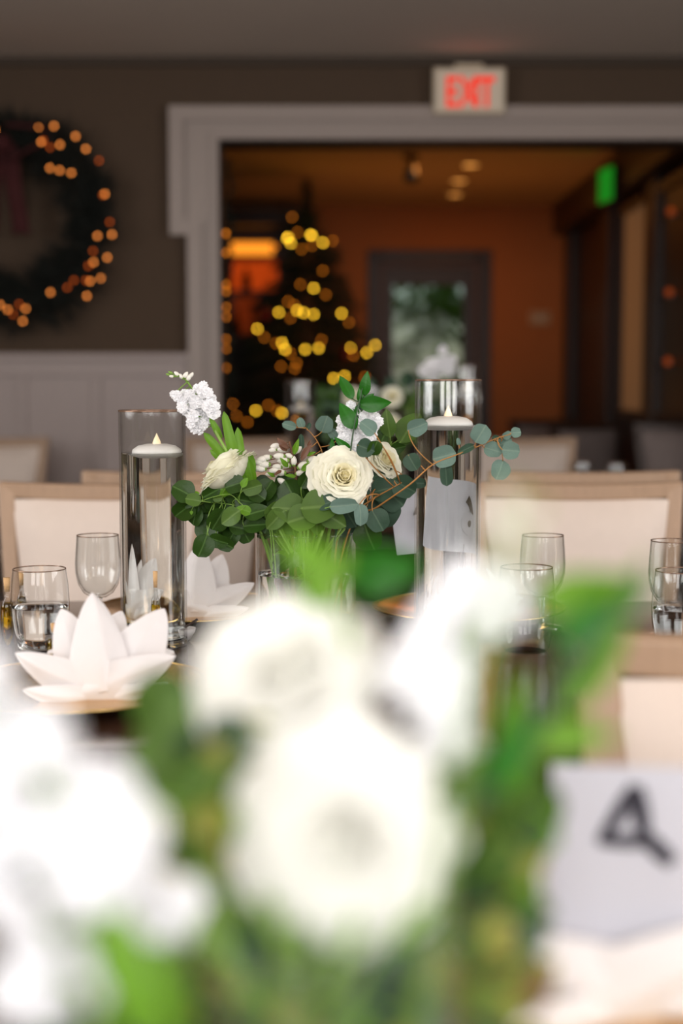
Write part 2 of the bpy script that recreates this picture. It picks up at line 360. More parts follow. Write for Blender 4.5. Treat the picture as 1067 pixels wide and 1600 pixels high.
# ------------------------------------------------------------------ exit sign, lamps, wall things
ex = thing('exit_sign', 'white box exit sign with lit red letters on the head casing', 'sign', P(732, 180, WY-.06))
SW, SH = .306, .192
obj('housing', MB().box(-SW/2, SW/2, -.035, .055, 0, SH), ex, mat=M_sign, bevel=.006, smooth=False)
obj('face', MB().box(-SW/2+.012, SW/2-.012, -.038, -.034, .012, SH-.012), ex, mat=M_signface, smooth=False)
obj('ceiling_mount', MB().box(-.06, .06, -.01, .03, SH, SH+.02), ex, mat=M_sign, smooth=False)
xx = -.092
for ch in 'EXIT':
    c = bpy.data.curves.new('letter', 'FONT'); c.body = ch; c.size = .175; c.offset = .004; c.extrude = .002; c.materials.append(M_exitred)
    o = bpy.data.objects.new('letter', c); COL.objects.link(o); o.parent = ex; o.rotation_euler = (PI/2, 0, 0); o.location = (xx-.012, -.040, .030); o.scale = (.62, 1.0, 1)
    to_mesh(o)
    xx += {'E': .060, 'X': .060, 'I': .024, 'T': .05}[ch]
gs = thing('green_sign', 'glowing green sign jutting from the dark beam at right', 'sign', P(951, 318, 9.0), rot=(0, 0, math.radians(-80)))
gw = .26
obj('housing', MB().box(-gw/2, gw/2, -.02, .02, 0, .225), gs, mat=M_black, bevel=.004, smooth=False)
obj('face', MB().box(-gw/2+.01, gw/2-.01, -.024, -.019, .012, .213), gs, mat=M_green, smooth=False)
for px, py, lb in ((735, 258, 'nearest'), (717, 283, 'middle'), (711, 304, 'farthest')):
    r_ = ray(px, py); d = (FZ-.004-CAM_Z)/r_.z*r_.y
    q = P(px, py, d); o = thing('downlight', lb+' of the three round warm downlights in the far ceiling', 'lamp', q)
    obj('disc', MB().lathe([(.001, 0), (.055, 0)], 20), o, mat=M_down); obj('trim_ring', MB().lathe([(.055, -.004), (.07, -.006), (.072, .004)], 20), o, mat=M_farceil)
sp = thing('spotlight', 'small silver spotlight hanging from the far ceiling', 'lamp', (P(642, 272, 9.2).x, 9.2, FZ))
zz = P(642, 272, 9.2).z-FZ
obj('canopy', MB().lathe([(.001, 0), (.05, 0), (.05, -.02), (.001, -.03)], 16), sp, mat=M_black)
obj('rod', MB().tube([(0, 0, -.02), (0, 0, zz+.05)], .008), sp, mat=M_black)
obj('can', MB().lathe([(.001, .06), (.035, .055), (.05, -.05), (.045, -.05), (.001, -.035)], 16, (0, 0, zz)), sp, mat=M_chrome)
th = thing('wall_plate', 'small pale switch plate on the orange wall beside the far door', 'switch', P(843, 497, FY-.01))
obj('plate', MB().box(-.085, .085, -.005, .01, -.055, .055), th, mat=M_farceil, bevel=.003, smooth=False)
obj('rocker', MB().box(-.05, .05, -.009, -.004, -.03, .03), th, mat=M_sign, bevel=.002, smooth=False)

# back bar at the far left
bb = thing('back_bar', 'amber lit bar shelves behind the christmas tree', 'shelves', (P(385, 600, 11.4).x, 11.45, 0))
X0, X1 = -.62, .42
obj('cabinet', MB().box(X0, X1, -.1, .28, 0, 1.0).box(X0-.04, X0, -.12, .28, 0, 2.52).box(X1, X1+.04, -.12, .28, 0, 2.52).box(X0, X1, .25, .28, 1, 2.52).box(X0, X1, -.12, .28, 2.4, 2.52), bb, mat=M_darkwood, smooth=False)
for z in (1.45, 1.86, 2.14): obj('shelf', MB().box(X0, X1, -.08, .25, z, z+.03), bb, mat=M_darkwood, smooth=False)
zt = P(0, 400, 11.45).z; 
obj('lit_panel', MB().box(-.13, .20, .20, .245, P(0, 400, 11.4).z, P(0, 374, 11.4).z), bb, mat=M_amber, smooth=False)
obj('lit_panel', MB().box(-.13, .24, .20, .245, P(0, 450, 11.4).z, P(0, 404, 11.4).z), bb, mat=M_amberlow, smooth=False)
obj('lit_panel', MB().box(-.13, .08, .20, .245, P(0, 520, 11.4).z, P(0, 462, 11.4).z), bb, mat=mat('dull_orange_panel', (150, 60, 20), .6, emit=(170, 60, 14), estr=.25), smooth=False)
def bottle(loc, h, m, cat='bottle', lab='dark liquor bottle standing on the amber lit bar shelf'):
    o = obj('liquor_bottle', MB().lathe([(.001, 0), (.035, 0), (.037, .01), (.037, h*.6), (.014, h*.75), (.012, h), (.001, h)], 12), None, loc, mat=m); tag(o, lab, cat, 'bottles on the back bar')
MBOT = mat('dark_bottle_glass', (60, 30, 14), .2, var=.1)
for k, w_ in ((2, 'leftmost'), (4, 'middle'), (6, 'rightmost')): bottle((bb.location.x-.5+k*.105, 11.45, 1.48), .24+.03*(k % 3), MBOT, lab=w_+' dark bottle on the lower lit bar shelf')
for k, w_ in ((2, 'left'), (3, 'right')): bottle((bb.location.x-.45+k*.15, 11.45, 1.89), .19, MBOT, lab=w_+' dark bottle on the upper lit bar shelf')

# ------------------------------------------------------------------ wreath with bow and lights
WC = P(18, 345, WY-.08); WR = .345
wt = thing('wreath', 'large dark evergreen wreath hanging on the brown wall', 'wreath', WC)
def needles(mb, c, d, n, L, W, r):
    for _ in range(n):
        v = (d+Vector((r.gauss(0, .5), r.gauss(0, .5), r.gauss(0, .5)))).normalized(); s = v.cross(Vector((r.uniform(-1, 1), 1, r.uniform(-1, 1)))).normalized()*W
        q = v*L*r.uniform(.6, 1.1); mb.add([c-s, c+s, c+q], [(0, 1, 2)])
r = random.Random(5); mb = MB()
for i in range(900):
    a = r.uniform(0, 2*PI); rr = WR+r.gauss(0, .04); c = Vector((rr*math.cos(a), -.02-abs(r.gauss(0, .035)), rr*math.sin(a)))
    out = Vector((math.cos(a+.5)*(1 if rr > WR else -.6), -.5, math.sin(a+.5)*(1 if rr > WR else -.6)))
    needles(mb, c, out, 9, .10, .0035, r)
o = obj('greenery', mb, wt, mat=M_needlew, smooth=False); o['kind'] = 'stuff'
obj('ring_core', MB().tube([(WR*math.cos(k*PI/18), -.02, WR*math.sin(k*PI/18)) for k in range(37)], .03, 8), wt, mat=M_needlew)
bow = MB()
for sx in (-1, 1):
    bow.grid(lambda u, v, sx=sx: (sx*(.01+.17*math.sin(u*PI)*1.0)+sx*.01, -.13-.04*math.cos(u*2*PI)+.02*v, .30+(.075-.15*u)+(v-.5)*.02+.05*math.sin(u*PI)), 14, 2)
    bow.grid(lambda u, v, sx=sx: (sx*(.02+.05*u)+(v-.5)*.07, -.13+.012*math.sin(u*9), .30-.36*u-(.03*abs(v-.5) if u > .9 else 0)), 12, 4)
bow.lathe([(.001, -.04), (.03, -.03), (.036, 0), (.03, .03), (.001, .04)], 12, (0, -.14, .30))
bw = obj('wreath_bow', bow, None, WC, mat=M_bow, solid=.006); tag(bw, 'dark red ribbon bow with long tails tied on the wreath', 'bow')
WL = '''160,320 225,312 172,378 250,390 315,355 358,408 208,487 249,497 297,507 437,595 406,770 467,764 447,860 390,880 420,946 376,958 210,1005 362,1020 32,1077 107,1073 95,1125 0,1057'''
WD = '''208,400 413,456 428,600 457,712 388,833 368,895 358,955 308,955 280,985 56,1097 80,1055 180,372'''
sl = thing('wreath_lights', 'amber fairy lights wound around the wreath', 'lights', WC)
bulb_o = MB().lathe([(.001, -.007), (.005, -.005), (.007, 0), (.005, .005), (.001, .007)], 10).mesh('bulb', M_bulbo)
bulb_od = MB().lathe([(.001, -.007), (.005, -.005), (.007, 0), (.005, .005), (.001, .007)], 10).mesh('bulb', M_bulbod)
wp = []
for txt, me in ((WL, bulb_o), (WD, bulb_od)):
    for t in txt.split():
        x, y = map(float, t.split(',')); p = P(x/2.667, 80+y/2.667, WY-.2)-WC; wp.append(p); obj('bulb', me, sl, p)
for k in range(16):
    a = PI*(.5+.95*(k+.5)/16); p = Vector((WR*1.05*math.cos(a), -.12, WR*1.05*math.sin(a))); wp.append(p); obj('bulb', bulb_o, sl, p)
wp.sort(key=lambda p: math.atan2(p.z, p.x))
obj('wire', MB().tube(wp, .0015, 4), sl, mat=M_wire)

# ------------------------------------------------------------------ christmas tree and its lights
TC = Vector((P(480, 600, 9.9).x, 9.9, 0)); TTOP = P(480, 282, 9.9).z; TB = .35; TR = .78
tree = thing('christmas_tree', 'dark evergreen christmas tree standing in the far room', 'tree', TC)
def cone_r(z): return TR*max(0, (TTOP-.12-z)/(TTOP-.12-TB))**.85
r = random.Random(11); mb = MB(); br = MB()
for i in range(620):
    z = TB+(TTOP-.35-TB)*(1-math.sqrt(r.random())*1.0) if i > 60 else TB+(TTOP-.3-TB)*i/60
    a = r.uniform(0, 2*PI); R = cone_r(z)*r.uniform(.8, 1.08)+.02
    tip = Vector((R*math.cos(a), R*math.sin(a), z-.06*R/TR)); base = Vector((0, 0, z+.18*R))
    br.tube([base, base.lerp(tip, .6)+Vector((0, 0, .02)), tip], [.008, .005, .002], 4, False)
    for k in range(11):
        q = base.lerp(tip, .15+.85*k/10); needles(mb, q, (tip-base).normalized(), 9, .085, .0035, r)
needles(mb, Vector((0, 0, TTOP-.35)), Vector((0, 0, 1)), 200, .2, .006, r)
for k in range(12): needles(mb, Vector((0, 0, TTOP-.45+.035*k)), Vector((0, 0, 1.1)), 40, .10, .005, r)
o = obj('needles', mb, tree, mat=M_needle, smooth=False); o['kind'] = 'stuff'
o = obj('branches', br, tree, mat=M_stembrown); o['kind'] = 'stuff'
obj('trunk', MB().tube([(0, 0, 0), (0, 0, TTOP-.2)], [.05, .01], 8), tree, mat=M_stembrown)
obj('stand', MB().lathe([(.001, 0), (.26, 0), (.22, .12), (.08, .14), (.001, .14)], 20), tree, mat=M_black)
TLB = '''395,460 412,480 493,445 545,478 507,668 362,768 438,760 465,770 507,777 623,773 272,837 375,895 388,923 472,923 527,918 660,918 728,937 763,905 590,1044 635,1035 266,1178 375,1188 400,455 500,448'''
TLD = '''417,372 440,435 456,505 545,595 452,652 557,695 400,723 425,738 410,792 654,810 300,873 350,897 410,940 540,883 435,980 371,994 428,1003 170,1150 347,495 585,470 720,1038 318,1155 355,1178 231,1226 673,948 184,1200 500,490'''
tl = thing('tree_lights', 'yellow fairy lights strung around the christmas tree', 'lights', TC)
def bm(nm, m, s): return MB().lathe([(.001, -s), (s*.75, -s*.7), (s, 0), (s*.75, s*.7), (.001, s)], 10).mesh(nm, m)
by, byd = bm('bulb', M_bulby, .009), bm('bulb', M_bulbyd, .009); tp = []
for txt, me in ((TLB, by), (TLD, byd)):
    for t in txt.split():
        x, y = map(float, t.split(',')); x = 300+x/2.667; y = 200+y/2.667
        q = P(x, y, 9.9); R = cone_r(q.z)+.07; dx = q.x-TC.x; dy = math.sqrt(max(0, R*R-dx*dx))
        p = P(x, y, 9.9-dy-.02)-TC; tp.append(p); obj('bulb', me, tl, p)
tp.sort(key=lambda p: -p.z)
obj('wire', MB().tube(tp[:2], .0015, 4), tl, mat=M_wire)
for k, z, lb in ((1, 1.62, 'small dark red bauble high on the christmas tree'), (6, 1.36, 'small dark red bauble low at the right of the christmas tree')):
    a = -2.6+k*.27; R = cone_r(z)+.05
    o = thing('bauble', lb, 'ornament', TC+Vector((R*math.cos(a), R*math.sin(a), z)), group='red baubles on the christmas tree')
    obj('ball', MB().lathe([(.04*math.sin(PI*i/8)+.0005, -.04*math.cos(PI*i/8)) for i in range(9)], 16), o, mat=M_bauble)
    obj('cap', MB().lathe([(.001, .05), (.009, .05), (.009, .036)], 8), o, mat=M_gold)
# garland with lights hung on the far side of the left jamb
gl = thing('lit_garland', 'thin lit garland hanging down the inside of the opening', 'garland', (OX0+.03, WY+.22, 0))
mb = MB(); r = random.Random(4); gp = []
for k in range(70):
    z = .3+k*(OZ-.32)/70; c = Vector((.01*math.sin(k), .01*math.cos(k*1.7), z)); gp.append(c); needles(mb, c, Vector((0, 0, -.4)), 10, .05, .002, r)
o = obj('greenery', mb, gl, mat=M_needle, smooth=False); o['kind'] = 'stuff'
obj('core', MB().tube(gp, .004, 5), gl, mat=M_wire)
for py in (365, 395, 445, 455, 480, 495, 530, 545, 575): obj('bulb', byd, gl, P(347, py, WY+.2)-gl.location+Vector((.015, 0, 0)))

# ------------------------------------------------------------------ chairs
def chair_meshes():
    D = {}
    def stile(sx):
        mb = MB()
        pts = [(.205, -.02, .44, .04), (.215, .0, .62, .036), (.232, .035, .80, .036), (.2425, .06, .93, .038)]
        n = len(pts); v = []
        for x, y, z, w_ in pts:
            for a, b_ in ((x-w_, y), (x, y), (x, y+.04), (x-w_, y+.04)): v.append((sx*a, b_, z))
        f = [(i*4+k, i*4+(k+1) % 4, (i+1)*4+(k+1) % 4, (i+1)*4+k) for i in range(n-1) for k in range(4)]+[(3, 2, 1, 0), (n*4-4, n*4-3, n*4-2, n*4-1)]
        if sx < 0: f = [q[::-1] for q in f]
        mb.add(v, f); return mb.mesh('stile', None, False)
    D['stile'] = [stile(-1), stile(1)]
    mb = MB(); v = []; n = 10
    for i in range(n+1):
        u = -1+2*i/n; x = u*.2425; zt = .93+.006*u*u; yb = .06-.012*(1-u*u)
        for a, z in ((yb, zt-.036), (yb, zt), (yb+.04, zt), (yb+.04, zt-.036)): v.append((x, a, z))
    mb.add(v, [(i*4+k, i*4+(k+1) % 4, (i+1)*4+(k+1) % 4, (i+1)*4+k) for i in range(n) for k in range(4)]+[(3, 2, 1, 0), (n*4, n*4+1, n*4+2, n*4+3)])
    D['rail'] = mb.mesh('top_rail', None, False)
    D['low'] = MB().box(-.18, .18, -.01, .02, .50, .54).mesh('lower_rail', None, False)
    def pad(front):
        def fn(u, v):
            z = .535+v*(.897-.535); hw = .168+.042*v**1.4; e = max(abs(2*u-1), abs(2*v-1)); bl = (1-((2*u-1)**8))*(1-((2*v-1)**8))
            y = -.004+.055*v**1.3; y2 = y+(-.028*bl if front else .042+.012*bl)
            return ((2*u-1)*hw, y2+.004, z)
        return fn
    mb = MB().grid(pad(True), 14, 12).grid(lambda u, v: pad(False)(1-u, v), 14, 12)
    D['pad'] = mb.mesh('back_cushion', None)
    def seat(u, v):
        x = 2*u-1; y = 2*v-1; b_ = (1-x**8)*(1-y**8)
        return (x*(.235-.02*v), -.26+.47*v, .43+.055*b_)
    D['seat'] = MB().grid(seat, 12, 12).box(-.215, .215, -.25, .20, .41, .432).mesh('seat', None)
    D['apron'] = MB().box(-.225, .225, -.25, -.22, .36, .415).box(-.225, .225, .18, .2, .36, .415).box(-.225, -.20, -.22, .18, .36, .415).box(.20, .225, -.22, .18, .36, .415).mesh('apron', None, False)
    D['leg'] = MB().tube([(0, 0, 0), (0, 0, .37), (0, 0, .42)], [.014, .023, .023], 8).mesh('leg', None)
    return D
CD = chair_meshes()
def setm(me, m):
    c = me.copy(); c.materials.clear(); c.materials.append(m); return c
CPROTO = {}
def chair(x, y, rz, label, wood='w', group=None, z=0, s=1.0):
    if wood not in CPROTO:
        mw, mc = (M_chairwood, M_cushion) if wood == 'w' else (M_chairdark, M_greycush)
        t = thing('dining_chair', '', 'chair')
        for me in CD['stile']: obj('stile', setm(me, mw), t, (0, .2, 0), bevel=.004)
        obj('top_rail', setm(CD['rail'], mw), t, (0, .2, 0), bevel=.005); obj('lower_rail', setm(CD['low'], mw), t, (0, .2, 0), bevel=.003)
        obj('back_cushion', setm(CD['pad'], mc), t, (0, .2, 0)); obj('seat', setm(CD['seat'], mc), t); obj('apron', setm(CD['apron'], mw), t)
        lm = setm(CD['leg'], mw)
        for a in (-.205, .205):
            for b_ in (-.235, .195): obj('leg', lm, t, (a, b_, 0))
        CPROTO[wood] = t; first = True
    else: t = copy_tree(CPROTO[wood])
    t.location = (x, y, z); t.rotation_euler = (0, 0, rz); t['label'] = label; t.scale = (s, s, s)
    return t
chair(P(160, 600, 3.17).x, 3.17-.24, 0, 'cream padded chair behind the left candle vase, facing the camera')
chair(P(905, 600, 3.17).x, 3.17-.24, 0, 'cream padded chair behind the right candle vase, facing the camera')
chair(P(278, 600, 3.63).x, 3.63+.26, PI, 'cream padded chair back to back behind the left front chair')
chair(P(912, 600, 3.63).x, 3.63+.26, PI, 'cream padded chair back to back behind the right front chair', s=1.0)
chair(P(-20, 600, 5.86).x, 5.62, 0, 'padded chair by the wainscot under the wreath')
chair(P(378, 600, 5.9).x, 5.66, 0, 'padded chair under the left edge of the opening')
chair(P(812, 600, 5.9).x, 5.66, 0, 'padded chair in front of the orange wall')
chair(P(880, 600, 9.0).x, 8.75, .5, 'dark chair in the far room beside the orange wall', 'd')
chair(P(985, 600, 8.0).x-.12, 7.75, .5, 'grey padded dark chair beneath the lit window', 'd')
chair(P(1075, 600, 7.0).x, 6.80, 0, 'grey padded dark chair at the right edge of the far room', 'd', s=1.03)
chair(.448, 1.22-.245, 0, 'cream padded chair tucked under the near table, behind the number card')

# ------------------------------------------------------------------ tables
def table(x0, x1, y0, y1, label):
    t = thing('dining_table', label, 'table', ((x0+x1)/2, (y0+y1)/2, 0)); hx = (x1-x0)/2; hy = (y1-y0)/2
    obj('tabletop', MB().box(-hx, hx, -hy, hy, .72, .76), t, mat=M_tablewood, bevel=.006, smooth=False)
    obj('apron', MB().box(-hx+.08, hx-.08, -hy+.08, hy-.08, .66, .72), t, mat=M_darkwood, smooth=False)
    for a in (-1, 1):
        for b_ in (-1, 1): obj('leg', MB().box(-.035, .035, -.035, .035, 0, .66), t, (a*(hx-.12), b_*(hy-.12), 0), mat=M_darkwood, bevel=.004, smooth=False)
table(-1.5, 1.5, 1.52, 2.58, 'dark glossy wooden table carrying the sharp centrepiece')
table(-1.3, 1.3, .08, 1.10, 'dark wooden table under the blurred foreground flowers')
table(-1.5, 1.5, 4.12, 5.35, 'dark wooden table farther back with the blurred second centrepiece')
TZ = .76

# ------------------------------------------------------------------ glassware
def cyl_vase(px, d, rim_py, water_py, label, candle_dx=0, detail=True):
    b0 = P(px, rim_py, d); zr = b0.z-TZ; R = .050; seg = 64 if detail else 32
    t = thing('cylinder_vase', label, 'vase', (b0.x, d, TZ))
    obj('glass_wall', MB().lathe([(R, 0), (R, zr-.002)], seg), t, mat=M_vglass)
    obj('inner_wall', MB().lathe([(R-.003, .012), (R-.003, zr-.002)], seg), t, mat=M_vglass)
    obj('rim', MB().lathe([(R-.0032+.0018*(1+math.cos(a*PI/4)), zr-.002+.0016*math.sin(a*PI/4)) for a in range(8)], seg, close=True), t, mat=M_rim)
    obj('base', MB().lathe([(.0005, .001), (R-.002, .001), (R-.0005, .0015), (R-.0005, .0025), (R-.0005, .0095), (R-.0005, .0105), (R-.002, .011), (.0005, .011)], seg), t, mat=M_water)
    zw = P(px, water_py, d).z-TZ
    obj('water', MB().lathe([(.0005, .0125), (R-.0044, .0125), (R-.0034, .0128), (R-.0034, .0140), (R-.0034, zw-.0012), (R-.0034, zw-.0003), (R-.0038, zw), (R-.0050, zw), (.0005, zw)], seg), t, mat=M_water)
    c = thing('floating_candle', 'white disc candle '+label.split('of water ')[-1].split('table, ')[-1].replace('left', 'floating in the vase left').replace('right', 'floating in the vase right').replace('before', 'in the back vase before'), 'candle', (b0.x+candle_dx, d, TZ+zw))
    obj('wax', MB().lathe([(.0005, -.0075), (.022, -.0075), (.034, -.003), (.0375, .0006), (.036, .005), (.028, .0105), (.016, .013), (.0005, .0135)], 40), c, mat=M_wax)
    obj('flame_bulb', MB().lathe([(.0065, .012), (.006, .016), (.004, .021), (.0015, .026), (.0003, .029)], 12), c, mat=M_flame)
    return t
cyl_vase(237, 2.14, 640, 707, 'tall clear cylinder vase of water left of the sharp bouquet', .007)
cyl_vase(700.5, 2.14, 592, 664, 'tall clear cylinder vase of water right of the sharp bouquet', 0)
cyl_vase(470, 4.85, 595, 640, 'tall clear cylinder vase on the back table, before the tree', 0, False)
cyl_vase(729, 4.85, 571, 612, 'tall clear cylinder vase on the back table, before the far door', 0, False)
def goblet(px, d, label):
    t = thing('water_goblet', label, 'glass', (P(px, 600, d).x, d, TZ))
    obj('bowl', MB().lathe([(.004, .047), (.013, .049), (.024, .056), (.0325, .070), (.0365, .088), (.0372, .105), (.0355, .130), (.034, .150)], 40), t, mat=M_glass)
    obj('inner_bowl', MB().lathe([(.001, .051), (.012, .053), (.023, .060), (.031, .073), (.0352, .090), (.0358, .105), (.0343, .130), (.0330, .150)], 40), t, mat=M_glass)
    obj('rim', MB().lathe([(.0335+.0009*math.cos(a*PI/3), .150+.0009*math.sin(a*PI/3)) for a in range(6)], 40, close=True), t, mat=M_rim)
    obj('stem', MB().lathe([(.0005, .050), (.007, .048), (.0045, .042), (.0055, .036), (.0038, .025), (.0045, .008), (.010, .004), (.032, .0015), (.034, 0), (.0005, 0)], 32), t, mat=liquid_glass)
    return t
liquid_glass = liquid('solid_glass', (.98, .98, .98), 1.45)
def tumbler(px, d, label, water=True):
    t = thing('water_tumbler', label, 'glass', (P(px, 600, d).x, d, TZ))
    pr = [(.0005, .0), (.030, .0), (.035, .006), (.0395, .03), (.0425, .055), (.043, .075), (.0415, .1), (.0385, .125)]
    obj('glass_wall', MB().lathe(pr, 40), t, mat=M_glass)
    obj('rim', MB().lathe([(.0380+.0009*math.cos(a*PI/3), .125+.0009*math.sin(a*PI/3)) for a in range(6)], 40, close=True), t, mat=M_rim)
    if water:
        o = obj('water', MB().lathe([(.0005, .008), (.032, .009), (.0372, .03), (.0405, .055), (.0412, .0690), (.0411, .0698), (.0400, .070), (.0005, .070)], 40), t, mat=M_water)
    return t
tumbler(56, 2.07, 'rounded water tumbler behind the near napkin')
tumbler(826, 2.09, 'rounded tumbler in front of the right goblet', False)
tumbler(1072, 2.05, 'rounded tumbler at the right edge of the sharp table')
goblet(149, 2.30, 'clear water goblet left of the left candle vase')
goblet(851, 2.30, 'clear water goblet right of the right candle vase')
goblet(1056, 2.22, 'clear water goblet at the right edge of the sharp table')
goblet(912, 4.5, 'small clear goblet on the back table at right')
goblet(965, 4.4, 'clear goblet on the back table, right of its neighbour')
def charger(px, d, label, z=TZ, m=None):
    o = thing('charger_plate', label, 'plate', (P(px, 600, d).x, d, z))
    obj('plate', MB().lathe([(.0005, .002), (.10, .002), (.112, .006), (.155, .014), (.1635, .016), (.165, .018), (.162, .0185), (.152, .0165), (.113, .009), (.10, .0065), (.0005, .006)], 64), o, mat=m or M_gold)
    obj('rim_band', MB().lathe([(.1635+.0022*math.cos(a*PI/4), .0180+.0016*math.sin(a*PI/4)) for a in range(8)], 64, close=True), o, mat=M_rimgold)
charger(118, 1.775, 'gold charger plate under the near left napkin')
charger(300, 2.405, 'gold charger plate behind the left candle vase')
charger(735, 2.405, 'gold charger plate behind the right candle vase')
charger(635, 4.35, 'gold charger plate on the back table')
charger(985, .90, 'gold charger plate at the lower right of the near table')
# folded napkins: one cloth of pointed, creased lobes; lobe = base xyz, tip xyz (mm), half width, ridge
def napkin(loc, label, rz=0, sc=1.0, skip=(), seed=1, flip=1):
    r = random.Random(seed); mb = MB()
    LB = [((4, -42, 0), (-12, -4, 124), 46, .7), ((16, 12, 8), (76, 30, 98), 46, .35), ((-14, 12, 8), (-58, 30, 98), 40, .35),
          ((-30, -46, 2), (98, -40, 50), 36, .5), ((20, -50, 2), (92, -62, 22), 13, .6), ((20, -44, 2), (-104, -34, 52), 34, .5), ((-8, -52, 2), (-88, -66, 12), 18, .6),
          ((0, 30, 10), (14, 70, 88), 40, .3), ((10, 20, 4), (84, 62, 34), 30, .4), ((-10, 20, 4), (-84, 62, 34), 30, .4), ((36, -40, 4), (88, -74, 16), 15, .5)]
    for i, (a, b_, W, rg) in enumerate(LB):
        if i in skip: continue
        a = Vector((a[0]*flip, a[1], a[2]))*.001; b_ = Vector((b_[0]*flip, b_[1], b_[2]))*.001; W *= .001; A = b_-a
        up = A.normalized(); side = up.cross(Vector((0, 1, .001))).normalized(); n = side.cross(up).normalized()
        if n.y > 0: n = -n
        if abs(A.y) > .03: side = up.cross(Vector((0, 0, 1))).normalized(); n = side.cross(up); n = n if n.z > 0 else -n
        ph = r.uniform(0, 6)
        def fn(u, v, a=a, A=A, W=W, side=side, n=n, rg=rg, ph=ph):
            x = 2*u-1; w_ = W*(.82+.42*v-.25*v*v)*(max(0, 1-v**1.7))**.72
            return a+A*(v+.03*x*math.sin(ph)*v*(1-v))+side*(x*w_)+n*(rg*(1-abs(x))*w_+.018*math.sin(PI*v)*(1 if rg < .5 else .4)+.0012*math.sin(7*v+ph+4*x))+Vector((0, 0, -.10*W*math.sin(v*PI)*abs(x)))
        mb.grid(fn, 12, 12)
    mb.lathe([(.001, .03), (.03, .026), (.05, .014), (.052, .002), (.001, .001)], 20)
    o = obj('folded_napkin', mb, None, loc, mat=M_linen, solid=.0026, sub=1); o.rotation_euler.z = rz; o.scale = (sc, sc, sc); tag(o, label, 'napkin'); return o
nz = TZ+.008
napkin((P(150, 600, 1.77).x, 1.79, nz), 'white napkin folded into a pointed star on the near left charger', 0, 1.0, (), 1)
napkin((P(300, 600, 2.41).x, 2.41, nz), 'white napkin folded into a star behind the left candle vase', .25, .95, (), 2, -1)
napkin((P(735, 600, 2.40).x+.04, 2.45, nz), 'white napkin folded low behind the right candle vase', 1.2, .62, (0,), 3)
napkin((P(950, 600, .88).x, .90, nz), 'white napkin folded into a star, blurred at the lower right', .15, 1.05, (0,), 4)
napkin((P(635, 600, 4.35).x, 4.35, nz), 'white folded napkin on the back table', .4, .6, (), 5)
# small corked oil bottles
def oil(px, d, label, h=.086, r0=.0078, z=TZ):
    t = thing('oil_bottle', label, 'bottle', (P(px, 600, d).x, d, z))
    pr = [(.0005, 0), (r0, .0), (r0, h*.58), (r0*.85, h*.65), (r0*.42, h*.70), (r0*.42, h*.86), (r0*.5, h*.88)]
    obj('glass', MB().lathe(pr, 20), t, mat=M_glass)
    obj('oil', MB().lathe([(.0005, .001), (r0-.0006, .001), (r0-.0006, h*.57), (r0*.75, h*.635), (.0005, h*.64)], 20), t, mat=M_oil)
    obj('cork', MB().lathe([(.0005, h*.80), (r0*.4, h*.80), (r0*.52, h), (.0005, h)], 14), t, mat=M_cork)
oil(239, 2.074, 'slim corked bottle of yellow oil in front of the left candle vase', .121, .0070)
oil(4, 2.12, 'corked oil bottle at the left edge of the picture', .105, .010)
oil(27, 2.16, 'slim corked oil bottle behind the rounded tumbler', .110, .0075)
oil(78, 1.965, 'short corked oil bottle between the tumbler and near napkin', .062, .011)
sd = thing('salt_dish', 'small white dish with a dark spoon behind the left vase', 'dish', (P(283, 600, 2.19).x, 2.17, TZ))
obj('bowl', MB().lathe([(.0005, .002), (.012, .002), (.02, .014), (.021, .02), (.019, .02), (.012, .006), (.0005, .005)], 24), sd, mat=M_linen)
obj('spoon', MB().tube([(-.014, -.004, .016), (.004, 0, .021), (.024, .003, .033)], [.004, .0018, .0022], 8), sd, mat=M_chairdark)
# cards with numerals
cw, ch_ = .130, .115
ct = thing('number_card', 'white card with an olive numeral behind the right candle vase', 'card', (P(700, 600, 2.27).x, 2.27, TZ), rot=(math.radians(-8), math.radians(-7), 0))
ct.location.z = TZ+.001
obj('holder', MB().box(-.03, .03, -.012, .016, 0, .012), ct, mat=M_darkwood, bevel=.002, smooth=False)
obj('post', MB().tube([(0, .002, .01), (0, .002, .14)], .003, 6), ct, mat=M_darkwood)
obj('paper', MB().box(-cw/2, cw/2, -.0008, .0008, .127, .127+ch_), ct, mat=M_card, smooth=False)
def glyph(parent, body, size, loc, m, rot=(PI/2, 0, 0), sx=1):
    c = bpy.data.curves.new('numeral', 'FONT'); c.body = body; c.size = size; c.extrude = .0006; c.offset = size*.04; c.align_x = 'CENTER'; c.materials.append(m)
    o = bpy.data.objects.new('numeral', c); COL.objects.link(o); o.parent = parent; o.location = loc; o.rotation_euler = rot; o.scale = (sx, 1, 1); return to_mesh(o)
glyph(ct, '6', .082, (-.012, -.0018, .158), M_ink)
ct2 = thing('number_card', 'white card with a large black numeral in the blurred right foreground', 'card', (P(1020, 600, .86).x, .86, TZ), rot=(math.radians(-10), 0, math.radians(-6)))
obj('paper', MB().box(-.056, .085, -.0008, .0008, .02, .155), ct2, mat=M_card, smooth=False)
obj('holder', MB().box(-.03, .06, -.014, .016, 0, .022), ct2, mat=M_card, bevel=.003, smooth=False)
def P3(x, y): q = P(x, y, .855)-ct2.location; return Vector((q.x, -.003, q.z*1.0))
inv = ct2.rotation_euler.to_matrix().inverted()
nm = MB()
